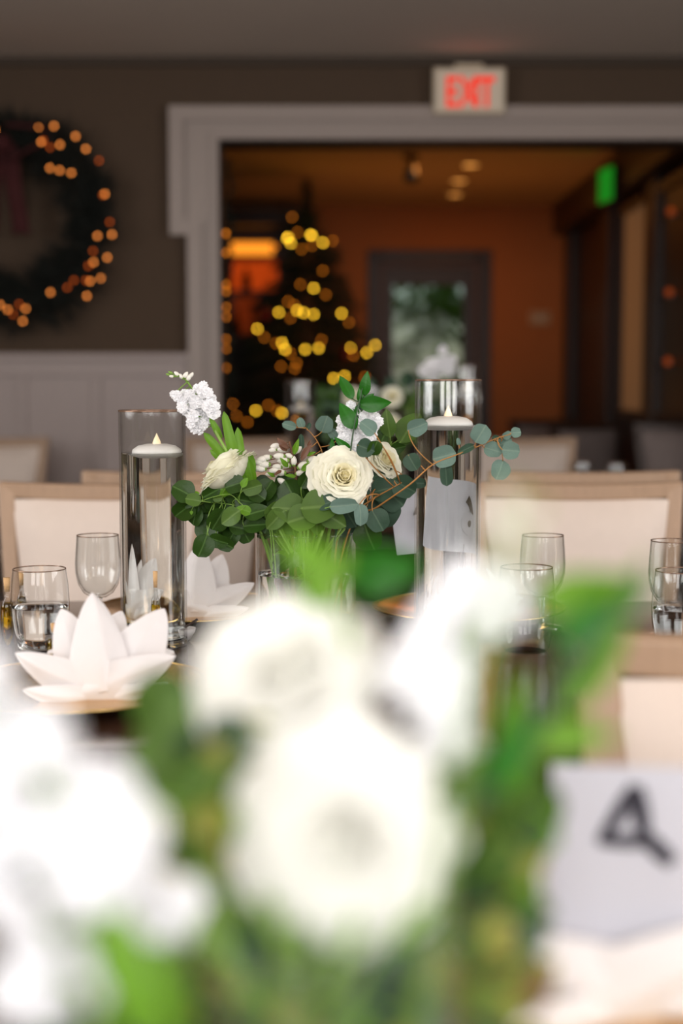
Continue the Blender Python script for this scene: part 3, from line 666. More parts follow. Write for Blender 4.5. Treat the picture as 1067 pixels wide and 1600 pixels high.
def stroke(a, b_, wa, wb):
    A = inv @ (P(a[0], a[1], .855)-ct2.location); B = inv @ (P(b_[0], b_[1], .855)-ct2.location); A.y = B.y = -.0025
    d_ = (B-A).normalized(); n_ = Vector((-d_.z, 0, d_.x)); n = 10; v = []
    for k in range(n+1):
        c = A.lerp(B, k/n); w_ = (wa+(wb-wa)*k/n)*(.7+.3*math.sin(PI*k/n)); v += [c-n_*w_, c+n_*w_, c-n_*w_+Vector((0, .0012, 0)), c+n_*w_+Vector((0, .0012, 0))]
    f = [(4*i, 4*i+1, 4*i+5, 4*i+4) for i in range(n)]+[(4*i+2, 4*i+6, 4*i+7, 4*i+3) for i in range(n)]+[(4*i, 4*i+4, 4*i+6, 4*i+2) for i in range(n)]+[(4*i+1, 4*i+3, 4*i+7, 4*i+5) for i in range(n)]
    nm.add(v, f)
stroke((1000, 1236), (942, 1326), .0052, .004); stroke((940, 1322), (1026, 1322), .004, .0048); stroke((1000, 1236), (1014, 1316), .0066, .0050); stroke((1012, 1312), (1056, 1356), .0052, .006)
obj('numeral', nm, ct2, mat=M_inkb)

# ------------------------------------------------------------------ flower building blocks (unit size)
ROSE_N = [2, 3, 3, 4, 4, 4, 5, 5, 5, 6, 6]
def petal_mesh(k, seed, lay=len(ROSE_N)):
    r = random.Random(seed); t = k/(lay-1); ph = r.uniform(0, 6); ph2 = r.uniform(0, 6)
    rm = .09+.62*t; rt = .05+.93*t**1.05; zt = .16+.10*math.sin(PI*min(1, t*1.2))-.40*t**2.4; A = 1.3-.62*t
    P0, P1, P2, P3_ = Vector((.05, -.72)), Vector((rm*1.25, -.62+.1*t)), Vector((rm*1.02, zt-.22)), Vector((rt, zt))
    def fn(u, v):
        x = 2*u-1; vv = v*(1-.10*abs(x)**2.6-.05*(1-abs(x))*(1 if t > .5 else .2)*math.sin(3*x+ph)**2)
        q = P0*(1-vv)**3+P1*3*vv*(1-vv)**2+P2*3*vv*vv*(1-vv)+P3_*vv**3
        rr, z = q.x, q.y
        lip = max(0, (v-.80)/.20); rr += lip**1.6*(.05+.09*t); z -= lip**2*(.02+.11*t)
        ang = x*A*min(1, v*1.9+.12)**.6*(1-.10*v**5)
        rr *= 1+.035*math.sin(x*6+ph)*v*v+.02*math.sin(x*13+ph2)*v**5; z += .028*math.sin(x*7+ph2)*v**3+.03*math.sin(x*2.4+ph)*v*v
        rr += -.05*abs(x)**3*(t < .6)+.03*abs(x)**3*(t >= .6)
        return (rr*math.cos(ang), rr*math.sin(ang), z)
    return MB().grid(fn, 10, 10).mesh('petal', M_rosein if k < 4 else M_rose)
PET = [[petal_mesh(k, 31*k+s) for s in range(2)] for k in range(len(ROSE_N))]
M_rosew = mat('white_rose_petal', (254, 254, 250), .55, var=.01, scale=2.5, trans=.5)
PETW = [[setm(m, M_rosew) for m in row] for row in PET]
def heart(m):
    mb = MB()
    for k in range(5):
        a0 = k*1.9; ra = .035+.022*k
        mb.grid(lambda u, v: ((ra+.05*v*v)*math.cos(a0+u*3.2)*(1-.15*u), (ra+.05*v*v)*math.sin(a0+u*3.2)*(1-.15*u), -.25+v*(.34-.012*k)+.02*math.sin(u*6+k)), 12, 5)
    mb.lathe([(.001, .03), (.03, .02), (.08, -.05), (.16, -.14), (.16, -.3)], 12)
    return mb.mesh('heart', m)
HEART = heart(M_rosein); HEARTW = heart(M_rosew)
SEP = MB()
for i in range(5):
    a = i*2*PI/5
    SEP.grid(lambda u, v, a=a: ((.08+.36*math.sin(v*1.9))*math.cos(a)+(2*u-1)*.11*(1-v)*math.sin(a), (.08+.36*math.sin(v*1.9))*math.sin(a)-(2*u-1)*.11*(1-v)*math.cos(a), -.74-.02*v+.10*v*v), 4, 6)
SEP.lathe([(.03, -1.0), (.10, -.92), (.15, -.80), (.12, -.70), (.001, -.66)], 12)
SEPM = SEP.mesh('sepals', M_stem)
def rose(head, axis, R, base, label, layers=len(ROSE_N), twist=0, group=None, spread=1.0, pet=PET):
    base = Vector(base); head = Vector(head); t = thing('white_rose', label, 'rose', base, group=group); ax = Vector(axis).normalized()
    B = Matrix.Translation(head-base) @ basis(ax) @ Matrix.Diagonal((R, R, R, 1)); r = random.Random(hash(label) % 999 if 0 else len(label)*7+int(head.x*999))
    a0 = twist
    for k in range(layers):
        n = ROSE_N[k]; a0 += 1.1; tt = k/(len(ROSE_N)-1)
        for i in range(n):
            s = 1+r.uniform(-.03, .03)
            obj('petal', pet[k][r.randrange(2)], t, M=B @ Matrix.Translation((.10*(1-tt)**1.5, -.05*(1-tt), 0)) @ Matrix.Rotation(a0+i*2*PI/n+r.uniform(-.3, .3), 4, 'Z') @ Matrix.Rotation(r.uniform(-.09, .09), 4, 'Y') @ Matrix.Rotation(r.uniform(-.10, .10), 4, 'X') @ Matrix.Diagonal((s*spread, s*spread, s, 1)) @ Matrix.Translation((0, 0, r.uniform(-.03, .03))))
    obj('heart', HEART if pet is PET else HEARTW, t, M=B @ Matrix.Translation((.10, -.05, 0 if pet is PET else .12)) @ Matrix.Scale(1 if pet is PET else 1.7, 4))
    obj('sepals', SEPM, t, M=B)
    s = -ax*R*.95+head-base
    obj('stem', MB().tube(bez((0, 0, 0), s-ax*min(.05, s.length*.5), s, 10), .0024, 8), t, mat=M_stem)
    return t
def floret_mesh(seed):
    r = random.Random(seed); mb = MB()
    for ring, (n, R, z, w_, up) in enumerate(((5, 1.0, 0, .72, .18), (5, .78, .14, .6, .42), (4, .5, .26, .45, .8), (3, .25, .34, .28, 1.3))):
        for i in range(n):
            a = i*2*PI/n+ring*.6+r.uniform(-.2, .2); ph = r.uniform(0, 6); ph2 = r.uniform(0, 6)
            def fn(u, v, a=a, ph=ph, ph2=ph2, R=R, z=z, w_=w_, up=up):
                x = 2*u-1; L = R*v*(1-.30*x*x+.06*math.sin(x*7+ph)); wd = w_*.82*R*(v**.6)
                h = z+up*R*v-.42*R*up*v*v*1.0+.17*math.sin(x*5+ph)*v*v+.11*math.sin(x*9+ph2)*v**3
                px, py = L, x*wd
                return (px*math.cos(a)-py*math.sin(a), px*math.sin(a)+py*math.cos(a), h)
            mb.grid(fn, 8, 5)
    return mb.mesh('floret', M_stock)
FLO = [floret_mesh(s) for s in range(4)]
BUDM = MB().lathe([(.001, -1.0), (.45, -.75), (.62, -.2), (.55, .35), (.3, .8), (.05, 1.0)], 10).mesh('bud', M_bud)
BUDG = MB().lathe([(.001, -1.0), (.45, -.8), (.55, -.2), (.45, .3), (.2, .8), (.03, 1.0)], 8).mesh('green_bud', M_stem)
def leaf_mesh(kind, m, seed=0):
    r = random.Random(seed); ph = r.uniform(0, 6)
    def fn(u, v):
        x = 2*u-1
        if kind == 'round': w_ = .5*math.sqrt(max(0, 1-(2*v-1)**2))**.9
        elif kind == 'oval': w_ = .36*math.sin(PI*v**.85)**.75
        elif kind == 'point': w_ = .19*math.sin(PI*v**.8)**.9
        elif kind == 'strap': w_ = .085*(math.sin(PI*min(1, v*.9+.1))**.45)+.01
        cur = {'round': .10, 'oval': .14, 'point': .16, 'strap': .2}[kind]
        return (x*w_*(1+.05*math.sin(8*v+ph)), v, abs(x)*w_*.22-cur*(v-.1)**2+.02*math.sin(5*v+ph+x))
    return MB().grid(fn, 6, 10).mesh('leaf', m)
def leaf_set(kind, m): return [leaf_mesh(kind, m, s) for s in range(3)]
LV = {'e': leaf_set('round', L_euc), 'E': leaf_set('round', L_eucd), 'd': leaf_set('round', L_dark), 'D': leaf_set('oval', L_dark), 'm': leaf_set('oval', L_mid),
      'r': leaf_set('point', L_rus), 'l': leaf_set('strap', L_lime), 'L': leaf_set('oval', L_lime), 'M': leaf_set('round', L_mid), 'b': leaf_set('point', L_brown), 'o': leaf_set('oval', L_olive), 'w': leaf_set('point', L_lime)}
def put_leaf(root, kind, base, d, L, nrm=(0, -1, 0), r=random, w=1.0):
    """leaf with its stalk end at base pointing along d, blade facing nrm"""
    y = Vector(d).normalized(); z = Vector(nrm); z = (z-y*z.dot(y))
    if z.length < 1e-3: z = Vector((0, 0, 1))-y*y.z
    z.normalize(); x = y.cross(z); R3 = Matrix((x, y, z)).transposed().to_4x4()
    return obj('leaf', LV[kind][r.randrange(3)], root, M=Matrix.Translation(Vector(base)-root.location) @ R3 @ Matrix.Diagonal((L*w, L, L, 1)))
def branch(label, cat, base, d, leaves, smat, path=None, rs=.0011, kind_name='leafy_branch', seed=1, nj=.45, group=None, attach=True):
    """leaves: (px,py of blade centre, length px, angle deg in picture (0 = right, 90 = up), kind[, depth offset, width])"""
    r = random.Random(seed); base = Vector(base); t = thing(kind_name, label, cat, base, group=group); st = MB(); pts = None
    if path:
        pp = [base]+[P(x, y, d+dz) for x, y, dz in path]; pts = spline(pp, 6); n = len(pts)
        st.tube([p-base for p in pts], [rs*(1.5-.9*i/n) for i in range(n)], 6)
    for lf in leaves:
        x, y, Lp, an, k = lf[:5]; dz = lf[5] if len(lf) > 5 else r.uniform(-.012, .012); w_ = lf[6] if len(lf) > 6 else 1.0
        dd = d+dz; c = P(x, y, dd); L = S(Lp, dd); a = math.radians(an)
        dirv = Vector((math.cos(a), r.uniform(-.25, .25), math.sin(a))).normalized(); b0 = c-dirv*L*.5
        put_leaf(t, k, b0, dirv, L, (r.uniform(-nj, nj), -1, r.uniform(-nj*.6, nj)), r, w_)
        if attach:
            q = min(pts, key=lambda p: (p-b0).length) if pts else base
            if pts and (q-b0).length < .002: continue
            mid = q.lerp(b0, .6)-dirv*min(.012, (q-b0).length*.3)
            st.tube([p-base for p in bez(q, mid, b0+dirv*L*.06, 7)], [rs*.9]*4+[rs*.7]*4, 5)
    obj('stem', st, t, mat=smat)
    return t
def stock(label, base, pts, d, heads, smat=None, leaves=(), R=9, seed=2, buds=(), name='stock_flower', cup=True, fs=1.18, bs=1.0):
    """heads: (px,py,r px[,dz]) florets; buds the same"""
    r = random.Random(seed); base = Vector(base); t = thing(name, label, 'flower', base); pp = spline([base]+[P(x, y, d+dz) for x, y, dz in pts], 6)
    n = len(pp); st = MB().tube([p-base for p in pp], [.0030-.0016*i/n for i in range(n)], 8)
    for h in heads:
        dz = h[3] if len(h) > 3 else r.uniform(-.026, -.006); c = P(h[0], h[1], d+dz); q = min(pp, key=lambda p: (p-c).length)
        ax = (c-q); ax = ax.normalized() if ax.length > 1e-4 else Vector((0, -1, 0)); ax.y = min(ax.y, 0); ax = (ax+Vector((r.uniform(-.3, .3), -1.1, .25))).normalized()
        s = S(h[2]*fs, d+dz); obj('floret', FLO[r.randrange(4)], t, M=Matrix.Translation(c-base-ax*s*.3) @ basis(ax, twist=r.uniform(0, 6)) @ Matrix.Diagonal((s, s, s, 1)))
        st.tube([p-base for p in (q, q.lerp(c, .5), c-ax*s*.3)], .0009, 5)
    for h in buds:
        c = P(h[0], h[1], d+(h[3] if len(h) > 3 else 0)); q = min(pp, key=lambda p: (p-c).length); ax = (c-q+Vector((0, 0, .004))).normalized(); s = S(h[2], d)*bs
        bo = obj('bud', BUDM if (len(h) < 5) else BUDG, t, M=Matrix.Translation(c-base) @ basis(ax) @ Matrix.Diagonal((s, s, s, 1)))
        if cup: obj('calyx', BUDG, bo, M=Matrix.Translation((0, 0, -.55)) @ Matrix.Diagonal((.85, .85, .6, 1)))
        st.tube([q-base, c-base-ax*s*.8], .0008, 5)
    obj('stem', st, t, mat=smat or M_stem)
    for (x0, y0, x1, y1, k, w_) in leaves:
        a = P(x0, y0, d-.01); b_ = P(x1, y1, d-.02); put_leaf(t, k, a, b_-a, (b_-a).length, (r.uniform(-.3, .3), -1, .3), r, w_)
    return t
def bowl_vase(c, label, R=.076, H=.172, water=.11):
    t = thing('glass_vase', label, 'vase', c)
    obj('glass_wall', MB().lathe([(R, .002), (R, H)], 56), t, mat=M_vglass)
    obj('inner_wall', MB().lathe([(R-.003, .01), (R-.003, H)], 56), t, mat=M_vglass)
    obj('rim', MB().lathe([(R-.0015+.0017*math.cos(a*PI/4), H+.0015*math.sin(a*PI/4)) for a in range(8)], 56, close=True), t, mat=M_glass)
    obj('base', MB().lathe([(.0005, .001), (R-.001, .001), (R-.001, .009), (.0005, .009)], 48), t, mat=liquid_glass)
    o = obj('water', MB().lathe([(.0005, .0105), (R-.0044, .0105), (R-.0034, .011), (R-.0034, .012), (R-.0034, water-.0012), (R-.0034, water-.0003), (R-.0045, water), (.0005, water)], 48), t, mat=M_water)
    return t

# ------------------------------------------------------------------ the sharp bouquet
VD = 2.14; VC = Vector((P(477, 600, VD).x, VD, TZ)); bowl_vase(VC, 'wide clear glass vase holding the sharp white bouquet')
def fb(dx=0, dy=0, z=.03): return VC+Vector((dx, dy, z))
rose(P(535, 741, 2.055), (.10, -.93, .30), S(46, 2.055), fb(.01, -.02), 'fully open cream rose at the centre of the sharp bouquet', twist=.5, spread=1.05)
rose(P(603, 715, 2.13), (.55, -.62, .50), S(33, 2.13), fb(.03, 0), 'smaller cream rose right of the fully open rose', layers=9, twist=2, spread=1.12)
rose(P(343, 727, 2.11), (-.60, .10, .72), S(53, 2.11), fb(-.03, .01), 'cream rose turned away at the left of the sharp bouquet', twist=1)
rose(P(432, 760, 2.20), (-.2, -.5, .8), S(26, 2.2), fb(-.01, .03), 'small cream rose low behind the waxflower', layers=8, twist=1)
stock('white stock flower leaning left over the left candle vase', fb(-.02, 0), [(400, 800, .0), (372, 738, -.02), (340, 680, -.015), (318, 640, .004), (300, 607, .004), (286, 588, .0)], 2.12,
      [(318, 612, 9), (306, 628, 10), (296, 617, 8), (276, 619, 8), (270, 617, 6), (284, 628, 8), (291, 641, 10), (300, 650, 10), (313, 645, 12), (327, 633, 11), (334, 644, 10), (322, 655, 10), (308, 664, 9), (303, 668, 9), (311, 672, 7), (329, 622, 9), (318, 602, 7), (309, 607, 7), (337, 633, 7), (298, 632, 9), (288, 617, 8), (320, 642, 10), (297, 661, 8), (313, 625, 9), (325, 613, 8), (284, 637, 8), (316, 664, 8), (304, 643, 9)],
      leaves=[(360, 727, 321, 676, 'l', 1.25), (370, 738, 330, 703, 'l', 1.3), (368, 722, 350, 645, 'l', 1.1), (379, 736, 370, 670, 'l', 1.2), (380, 756, 392, 708, 'L', .8), (350, 752, 351, 737, 'L', .8), (345, 685, 329, 653, 'l', 1.5), (397, 756, 386, 716, 'L', .55)],
      buds=[(276, 584, 5), (290, 586, 6), (295, 590, 6), (283, 588, 5), (266, 582, 4, 0, 1), (262, 585, 3.5, 0, 1), (299, 586, 5), (268, 588, 4)], seed=3)
stock('white stock flower standing upright behind the open rose', fb(.02, .03), [(545, 760, .03), (562, 700, .03), (556, 660, .03), (548, 632, .03)], 2.13,
      [(548, 633, 7), (540, 642, 8), (553, 645, 9), (534, 657, 9), (547, 660, 10), (562, 655, 10), (575, 648, 9), (586, 652, 8), (540, 672, 10), (556, 674, 11), (571, 668, 10), (584, 665, 9), (537, 687, 10), (552, 690, 11), (568, 688, 11), (580, 680, 9), (545, 702, 10), (562, 704, 10), (593, 658, 7), (533, 671, 8)], seed=4)
branch('upright branch with glossy pointed leaves above the open rose', 'branch', fb(.02, -.01), 2.10,
       [(541, 605, 44, 118, 'r', 0, 1.15), (571, 600, 40, 84, 'r', .01, 1.2), (586, 631, 52, 4, 'r', -.01, 1.3), (543, 650, 50, 122, 'r', -.01, 1.35), (562, 618, 24, 95, 'r', 0, 1.1), (556, 640, 20, 110, 'r', .01, 1.2), (575, 622, 24, 40, 'r', .01, 1.2), (536, 695, 36, 142, 'r', .0, 1.0), (519, 695, 24, 95, 'r', .02, .9)],
       M_stemdark, [(538, 760, -.02), (546, 715, -.02), (553, 668, -.02), (561, 630, -.02), (566, 606, -.02)], .0011, seed=6, nj=.25, kind_name='pointed_leaf_branch')
branch('branch with broad soft green leaves behind the small rose', 'branch', fb(.04, .03), 2.20,
       [(606, 662, 46, 100, 'm', 0, .8), (640, 668, 58, 58, 'm', .0, 1.0), (634, 684, 30, 20, 'm', 0, 1), (622, 700, 26, 10, 'D'), (596, 690, 34, 70, 'D')], M_stem, [(560, 790, 0), (600, 720, 0), (612, 690, .02)], .0012, seed=7)
EU = [(652, 667, 34, 20, 'e', 0, .85), (644, 722, 29, 300, 'E', 0, .95), (694, 713, 38, 15, 'e', 0, .95), (697, 742, 36, 275, 'E', .01, .6), (751, 678, 32, 60, 'e', -.01, 1), (728, 702, 30, 205, 'E', 0, .45),
      (770, 703, 30, -15, 'e', 0, .85), (788, 692, 26, 25, 'e', .01, .8), (798, 704, 29, -5, 'e', -.01, 1), (806, 676, 17, 5, 'e', 0, 1), (781, 734, 33, 250, 'e', 0, 1), (792, 680, 16, 40, 'e', 0, .8), (776, 686, 16, 150, 'E', .01, .7), (716, 690, 12, 100, 'e', .01, .6)]
branch('long eucalyptus branch reaching right across the right candle vase', 'branch', fb(.03, -.03), 2.055, EU, M_stemtan, [(548, 822, .07), (590, 792, .03), (640, 757, 0), (676, 726, 0), (715, 710, 0), (748, 697, 0), (778, 684, 0), (800, 678, 0)], .0010, seed=8, kind_name='eucalyptus_branch', nj=.35)
branch('second eucalyptus branch below the long one, right of the open rose', 'branch', fb(.04, 0), 2.09,
       [(632, 760, 40, 330, 'E', 0, .95), (600, 765, 44, 15, 'E', .03, .9), (563, 804, 36, 275, 'e', -.04, .68), (590, 813, 38, 300, 'E', -.01, 1), (576, 838, 48, 290, 'd', .02, 1), (655, 755, 24, 0, 'E', .02, .7), (560, 775, 40, 260, 'E', .03, .9), (597, 740, 36, 200, 'E', .04, .8), (585, 700, 26, 250, 'd', -.06, .95), (613, 775, 50, 320, 'E', .05, 1), (600, 800, 52, 260, 'E', .06, 1), (575, 668, 30, 140, 'e', -.04, .9), (571, 700, 30, 340, 'E', -.06, 1)],
       M_stemtan, [(530, 825, .04), (575, 785, .02), (610, 764, 0), (640, 747, .0)], .0011, seed=9, kind_name='eucalyptus_branch')
branch('small eucalyptus sprig with a few round leaves above the waxflower', 'branch', fb(0, .02), 2.17,
       [(452, 665, 24, 165, 'e', 0, .6), (470, 661, 18, 110, 'e', 0, .75), (507, 663, 28, 70, 'e', 0, 1), (521, 678, 20, 140, 'e', .01, .8), (471, 690, 24, 95, 'E', 0, .4), (482, 666, 12, 60, 'E', 0, .6), (480, 705, 14, 80, 'E', 0, .6), (518, 700, 20, 100, 'E', .01, .6), (497, 716, 22, 20, 'E', .01, .8)],
       M_stemtan, [(495, 770, 0), (505, 720, 0), (496, 690, 0), (478, 668, 0)], .0009, seed=10, kind_name='eucalyptus_branch')
LD = [(286, 768, 38, 150, 'd', -.02, 1), (297, 780, 30, 200, 'd'), (302, 781, 27, 170, 'M', -.03, .8), (330, 771, 32, 25, 'D', -.02, 1.3), (320, 785, 34, 190, 'd'), (330, 785, 26, 280, 'd'), (287, 797, 38, 220, 'd', 0, .95), (305, 805, 36, 250, 'd', .01), (322, 800, 40, 265, 'd', .02),
      (350, 765, 40, 0, 'L', -.01, .8), (367, 757, 34, 20, 'd', -.02, .9), (371, 772, 42, 10, 'd'), (352, 782, 34, 200, 'd'), (394, 762, 32, 15, 'M', -.03, .8), (382, 754, 18, 60, 'L', -.04, .9), (402, 772, 30, 330, 'd', -.01), (416, 765, 36, 60, 'd', .01), (386, 783, 40, 350, 'd'), (360, 808, 38, 215, 'm', -.05, 1.15), (341, 812, 40, 240, 'd', -.01, .9), (325, 825, 44, 250, 'd', .01), (381, 797, 26, 160, 'L', -.03, .9), (401, 800, 42, 20, 'D', -.03, 1.0), (399, 820, 42, 10, 'D', -.01, 1.0), (375, 825, 38, 350, 'D', 0, .9), (425, 798, 34, 60, 'm', -.03, .9),
      (317, 853, 38, 250, 'd', -.02, .95), (341, 845, 34, 340, 'd', -.01, .7), (352, 850, 30, 330, 'd', 0, .8), (340, 832, 40, 200, 'd', .02), (362, 838, 36, 240, 'd', .01), (383, 835, 30, 300, 'd', .01), (352, 825, 44, 180, 'd', .03), (372, 812, 44, 90, 'd', .04), (345, 795, 44, 100, 'd', .04), (310, 790, 40, 180, 'd', .03), (405, 788, 42, 90, 'd', .04), (392, 812, 44, 200, 'd', .05), (415, 830, 36, 220, 'D', .02)]
branch('dense spray of dark green round leaves at the left of the sharp bouquet', 'branch', fb(-.04, -.03), 2.10, LD, M_stem, [(425, 830, .0), (405, 800, 0), (370, 790, 0), (335, 785, 0)], .0009, seed=12, nj=.85, kind_name='round_leaf_branch')
branch('small trailing green sprig hanging below the dark leaf spray', 'branch', fb(-.05, -.02), 2.08, [(299, 801, 7, 270, 'L', 0, 1), (306, 772, 12, 200, 'L'), (340, 779, 16, 190, 'M', 0, .7)], M_stem, [(420, 818, 0), (380, 790, 0), (360, 773, 0), (335, 776, -.01), (312, 784, -.01)], .0006, seed=13)
LM = [(452, 795, 56, 175, 'm', -.05, 1.2), (500, 792, 64, 5, 'm', -.06, 1.2), (475, 808, 56, 20, 'm', -.06, 1.2), (430, 812, 44, 225, 'm', -.05, 1), (520, 810, 50, 330, 'm', -.04, 1), (455, 770, 44, 120, 'd', .0, 1), (487, 775, 46, 80, 'd', .0, 1), (515, 785, 44, 20, 'E', -.06, .6), (537, 790, 46, 5, 'e', -.07, .55), (500, 762, 36, 150, 'E', .0, .9), (477, 750, 30, 60, 'd', -.02, .8), (445, 755, 34, 150, 'd', .03), (440, 790, 50, 200, 'd', .0), (470, 790, 50, 30, 'd', .03), (545, 805, 44, 300, 'E', .0), (524, 770, 44, 40, 'E', .03), (420, 815, 40, 250, 'd', .0), (540, 820, 40, 300, 'E', .03), (495, 815, 44, 270, 'm', -.02), (455, 815, 44, 280, 'd', .0), (410, 757, 30, 140, 'd', .03), (440, 775, 36, 120, 'd', .04)]
branch('broad green leaves spread over the rim of the sharp bouquet vase', 'branch', fb(0, -.04), 2.11, LM, M_stem, [(475, 835, -.03), (480, 800, -.02), (480, 785, .0)], .0012, seed=14, nj=.6, kind_name='broad_leaf_branch')
stock('waxflower sprig with tiny white buds between the roses', fb(-.01, 0), [(455, 800, 0), (462, 750, 0), (458, 715, 0), (452, 690, 0)], 2.12, [], M_stembrown,
      leaves=[(448, 705, 434, 684, 'b', 1.2), (459, 710, 466, 686, 'w', .9), (470, 720, 486, 692, 'b', .8), (481, 700, 484, 688, 'b', .8), (450, 730, 438, 716, 'w', 1.0), (470, 735, 492, 722, 'w', 1.0), (452, 700, 440, 696, 'b', 1.0), (478, 712, 492, 706, 'w', .8), (462, 745, 446, 742, 'w', .9), (430, 745, 418, 738, 'w', .9), (466, 748, 480, 752, 'b', .8), (440, 735, 428, 742, 'b', .9)],
      buds=[(430, 697, 6), (426, 703, 5), (440, 702, 6), (409, 718, 7), (413, 726, 7), (405, 722, 6), (416, 715, 6), (408, 733, 6), (436, 713, 7), (442, 720, 7), (433, 729, 6), (437, 738, 7), (428, 735, 6), (465, 703, 6), (459, 720, 6), (473, 727, 7), (489, 718, 7), (485, 721, 5), (469, 739, 6), (440, 752, 6), (455, 755, 5), (421, 741, 5), (446, 727, 6), (402, 732, 6), (476, 735, 5), (452, 712, 5)], seed=15, name='waxflower_sprig', cup=True, bs=1.35)
st = thing('stem_bundle', 'bundle of green flower stems standing in the sharp vase', 'stems', VC+Vector((0, 0, .012))); mbs = MB(); r = random.Random(8)
for k in range(26):
    a = r.uniform(0, 2*PI); q = r.uniform(.01, .06); w_ = a+PI+r.uniform(-.8, .8); q2 = r.uniform(.02, .065)
    mbs.tube([(q*math.cos(a), q*math.sin(a), .0), (0, 0, .09), (q2*math.cos(w_), q2*math.sin(w_), .168)], .0019, 6)
obj('stems', mbs, st, mat=M_stem)['kind'] = 'stuff'
for k in range(14):
    a = r.uniform(0, 2*PI); q = r.uniform(.005, .035); z = r.uniform(.10, .15)
    put_leaf(st, 'dDmL'[k % 4], st.location+Vector((q*math.cos(a), q*math.sin(a), z)), (r.uniform(-1, 1), r.uniform(-.4, .4), -.8), .032, (r.uniform(-1, 1), -1, 0), r)

# ------------------------------------------------------------------ blurred foreground bouquet
GD = .60; GC = Vector((-.02, GD, TZ)); bowl_vase(GC, 'clear glass vase holding the blurred foreground bouquet')
def gb(dx=0, dy=0, z=.03): return GC+Vector((dx, dy, z))
rose(P(515, 1312, .58), (-.25, -.93, .2), S(168, .58), gb(.01, -.02), 'largest blurred white rose at the centre of the foreground bouquet', twist=.3, spread=1.08, pet=PETW)
rose(P(436, 1018, .66), (-.15, -.68, .70), S(134, .66), gb(-.0, .02), 'blurred white rose just above the largest foreground rose', twist=1.3, spread=1.1, pet=PETW)
def pblob(cx, cy, rx, ry, n, rr, seed):
    r = random.Random(seed); out = []
    for i in range(n):
        a = i*2.4; q = math.sqrt((i+.5)/n); out.append((cx+rx*q*math.cos(a), cy+ry*q*math.sin(a), rr*r.uniform(.85, 1.15), r.uniform(-.015, .015)))
    return out
stock('tall blurred white stock flower filling the left foreground', gb(-.05, -.05), [(240, 1560, 0), (170, 1400, 0), (90, 1260, 0), (0, 1110, 0)], .50,
      pblob(5, 1180, 90, 75, 9, 46, 1)+pblob(115, 1280, 120, 65, 12, 44, 2)+pblob(45, 1385, 120, 60, 10, 44, 5)+pblob(-35, 1085, 45, 50, 5, 42, 3)+pblob(180, 1320, 50, 50, 6, 38, 4),
      leaves=[(230, 1620, 160, 1440, 'l', 1.6), (255, 1640, 215, 1490, 'l', 1.4)], seed=21)
stock('blurred white stock flower at the bottom left corner', gb(-.06, -.03), [(140, 1580, 0), (80, 1530, 0)], .52, pblob(70, 1535, 70, 60, 10, 38, 6), leaves=[(260, 1640, 200, 1480, 'l', 1.4)], seed=22)
stock('blurred white stock blossom between the left spike and largest rose', gb(-.04, -.01), [(290, 1520, 0), (250, 1440, 0)], .56, pblob(255, 1420, 56, 40, 8, 34, 7), leaves=[(290, 1600, 250, 1480, 'l', 1.4)], seed=23)
stock('blurred white stock flower at the upper right of the foreground bouquet', gb(.03, .0), [(640, 1250, 0), (690, 1150, 0), (710, 1030, 0), (745, 900, 0)], .64,
      pblob(748, 940, 68, 46, 9, 34, 8)+pblob(668, 1060, 62, 40, 8, 34, 9)+pblob(706, 1145, 34, 36, 4, 32, 10)+pblob(690, 965, 40, 36, 4, 34, 12), seed=24)
stock('pale unopened stock tip, very blurred above the foreground stock', gb(.04, -.02), [(700, 1300, 0), (760, 1000, 0), (800, 850, 0)], .47, [], buds=[(790, 800, 24), (820, 830, 20), (770, 835, 20), (835, 795, 15, 0, 1), (800, 770, 13, 0, 1)], seed=25)
branch('long blurred branch with bright green leaves at the right foreground', 'branch', gb(.05, -.02), .60,
       [(940, 960, 190, 32, 'r', 0, .8), (915, 925, 170, 14, 'w', .02, 1.1), (925, 1040, 190, 50, 'w', .02, 1.0), (880, 1150, 180, 5, 'w', 0, .9), (985, 925, 130, 60, 'w', 0, 1.0), (800, 1170, 160, 60, 'r', -.02, 1.1), (900, 940, 120, 170, 'L', .04, .5), (800, 1110, 150, 70, 'L', .05, .35), (950, 1010, 110, 35, 'L', .03, .35)],
       M_stemdark, [(660, 1400, 0), (760, 1240, 0), (860, 1110, 0), (950, 980, 0), (1010, 890, 0)], .003, seed=31, kind_name='pointed_leaf_branch')
branch('blurred green leaves showing between the foreground roses and sharp vase', 'branch', gb(.02, .03), .66,
       [(600, 893, 130, 10, 'r', .05, 1.7), (480, 865, 100, 150, 'L', 0, .8), (510, 900, 110, 50, 'L', .02, .8), (780, 1230, 150, 40, 'D', .02, 1), (790, 1320, 140, 330, 'D', .02, 1), (720, 1240, 130, 60, 'D', .05, 1)], M_stem, [(560, 1150, 0), (540, 980, 0), (520, 900, 0)], .002, seed=32, kind_name='broad_leaf_branch')
r = random.Random(77)
def fill(label, n, box, dd, kinds, seed, L=(70, 130), nm='broad_leaf_branch', sm=None):
    r = random.Random(seed)
    lv = [(r.uniform(box[0], box[1]), r.uniform(box[2], box[3]), r.uniform(*L), r.uniform(0, 360), kinds[r.randrange(len(kinds))], r.uniform(-.04, .05), 1) for _ in range(n)]
    cx, cy = (box[0]+box[1])/2, (box[2]+box[3])/2
    return branch(label, 'branch', gb((cx-533)*S(1, dd)*.3, .01), dd, lv, sm or M_stem, [(cx, cy+80, 0), (cx, cy, 0)], .0016, seed=seed, kind_name=nm)
fill('blurred olive leaves left of the largest rose', 44, (200, 400, 1130, 1440), .64, 'mEomboLo', 41, (60, 105))
fill('blurred olive leaves low in the middle foreground', 60, (300, 650, 1420, 1640), .62, 'mobEodmL', 42, (50, 100))
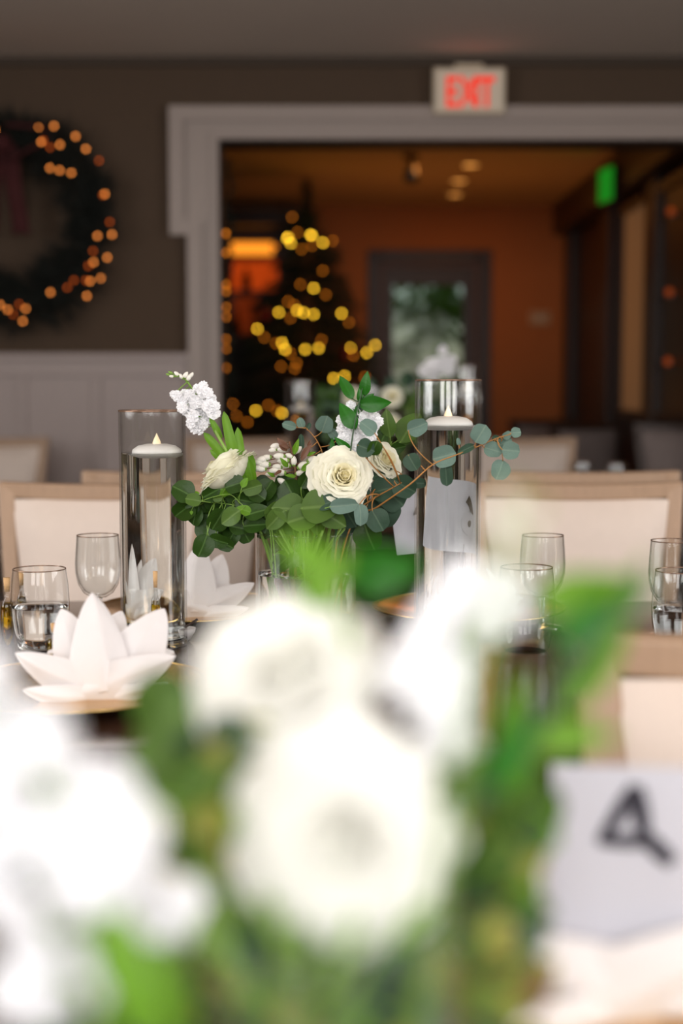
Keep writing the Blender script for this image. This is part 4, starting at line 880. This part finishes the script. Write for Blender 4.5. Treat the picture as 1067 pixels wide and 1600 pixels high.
fill('blurred dark green leaves right of the largest rose', 34, (660, 840, 1200, 1420), .66, 'dDLmo', 43)
fill('blurred olive and tan leaves along the bottom right', 60, (590, 840, 1400, 1640), .64, 'moboEmo', 44, (50, 100))
fill('blurred bright leaves at the bottom left', 30, (60, 330, 1470, 1660), .60, 'LmEmo', 45, (60, 110))
fill('blurred grey green leaves between the two foreground roses', 14, (240, 420, 1090, 1260), .70, 'mEMo', 46)
o = thing('stem_bundle', 'bundle of green stems standing in the foreground vase', 'stems', GC+Vector((0, 0, .012)))
obj('stems', mbs.mesh('stems', M_stem), o)['kind'] = 'stuff'

# ------------------------------------------------------------------ blurred bouquet on the back table
BD = 4.85; BC = Vector((P(600, 600, BD).x, BD, TZ)); bowl_vase(BC, 'clear glass vase of the blurred bouquet on the back table')
def bbs(dx=0, dy=0): return BC+Vector((dx, dy, .03))
rose(P(612, 618, 4.8), (0, -.9, .4), S(20, 4.8), bbs(.01), 'blurred cream rose high in the back table bouquet', layers=9)
rose(P(548, 618, 4.82), (-.4, -.7, .5), S(19, 4.8), bbs(-.02), 'blurred cream rose at the left of the back table bouquet', layers=9)
rose(P(612, 660, 4.78), (.2, -.8, .4), S(18, 4.8), bbs(.03, -.02), 'blurred cream rose low in the back table bouquet', layers=9)
stock('blurred pale stock flower reaching up right in the back bouquet', bbs(.03), [(640, 640, 0), (665, 600, 0), (690, 545, 0)], 4.8, pblob(672, 580, 12, 16, 6, 10, 3)+pblob(696, 570, 14, 12, 6, 9, 4)+[(692, 548, 7)], seed=51)
stock('blurred white stock flower at the middle of the back bouquet', bbs(0), [(580, 660, 0), (582, 625, 0)], 4.85, pblob(582, 625, 16, 18, 8, 9, 5), seed=52)
def bfill(label, n, box, dd, kinds, seed, L):
    r = random.Random(seed)
    lv = [(r.uniform(box[0], box[1]), r.uniform(box[2], box[3]), r.uniform(*L), r.uniform(0, 360), kinds[r.randrange(len(kinds))], r.uniform(-.05, .07), 1) for _ in range(n)]
    cx, cy = (box[0]+box[1])/2, (box[2]+box[3])/2
    return branch(label, 'branch', bbs((cx-600)*S(1, dd)*.3), dd, lv, M_stem, [(cx, cy+15, 0), (cx, cy, 0)], .0012, seed=seed, kind_name='broad_leaf_branch')
bfill('blurred dark leaves at the left of the back bouquet', 30, (495, 600, 600, 690), 4.85, 'dDEd', 61, (16, 26))
bfill('blurred dark leaves at the right of the back bouquet', 34, (590, 705, 585, 700), 4.85, 'dDEm', 62, (16, 26))
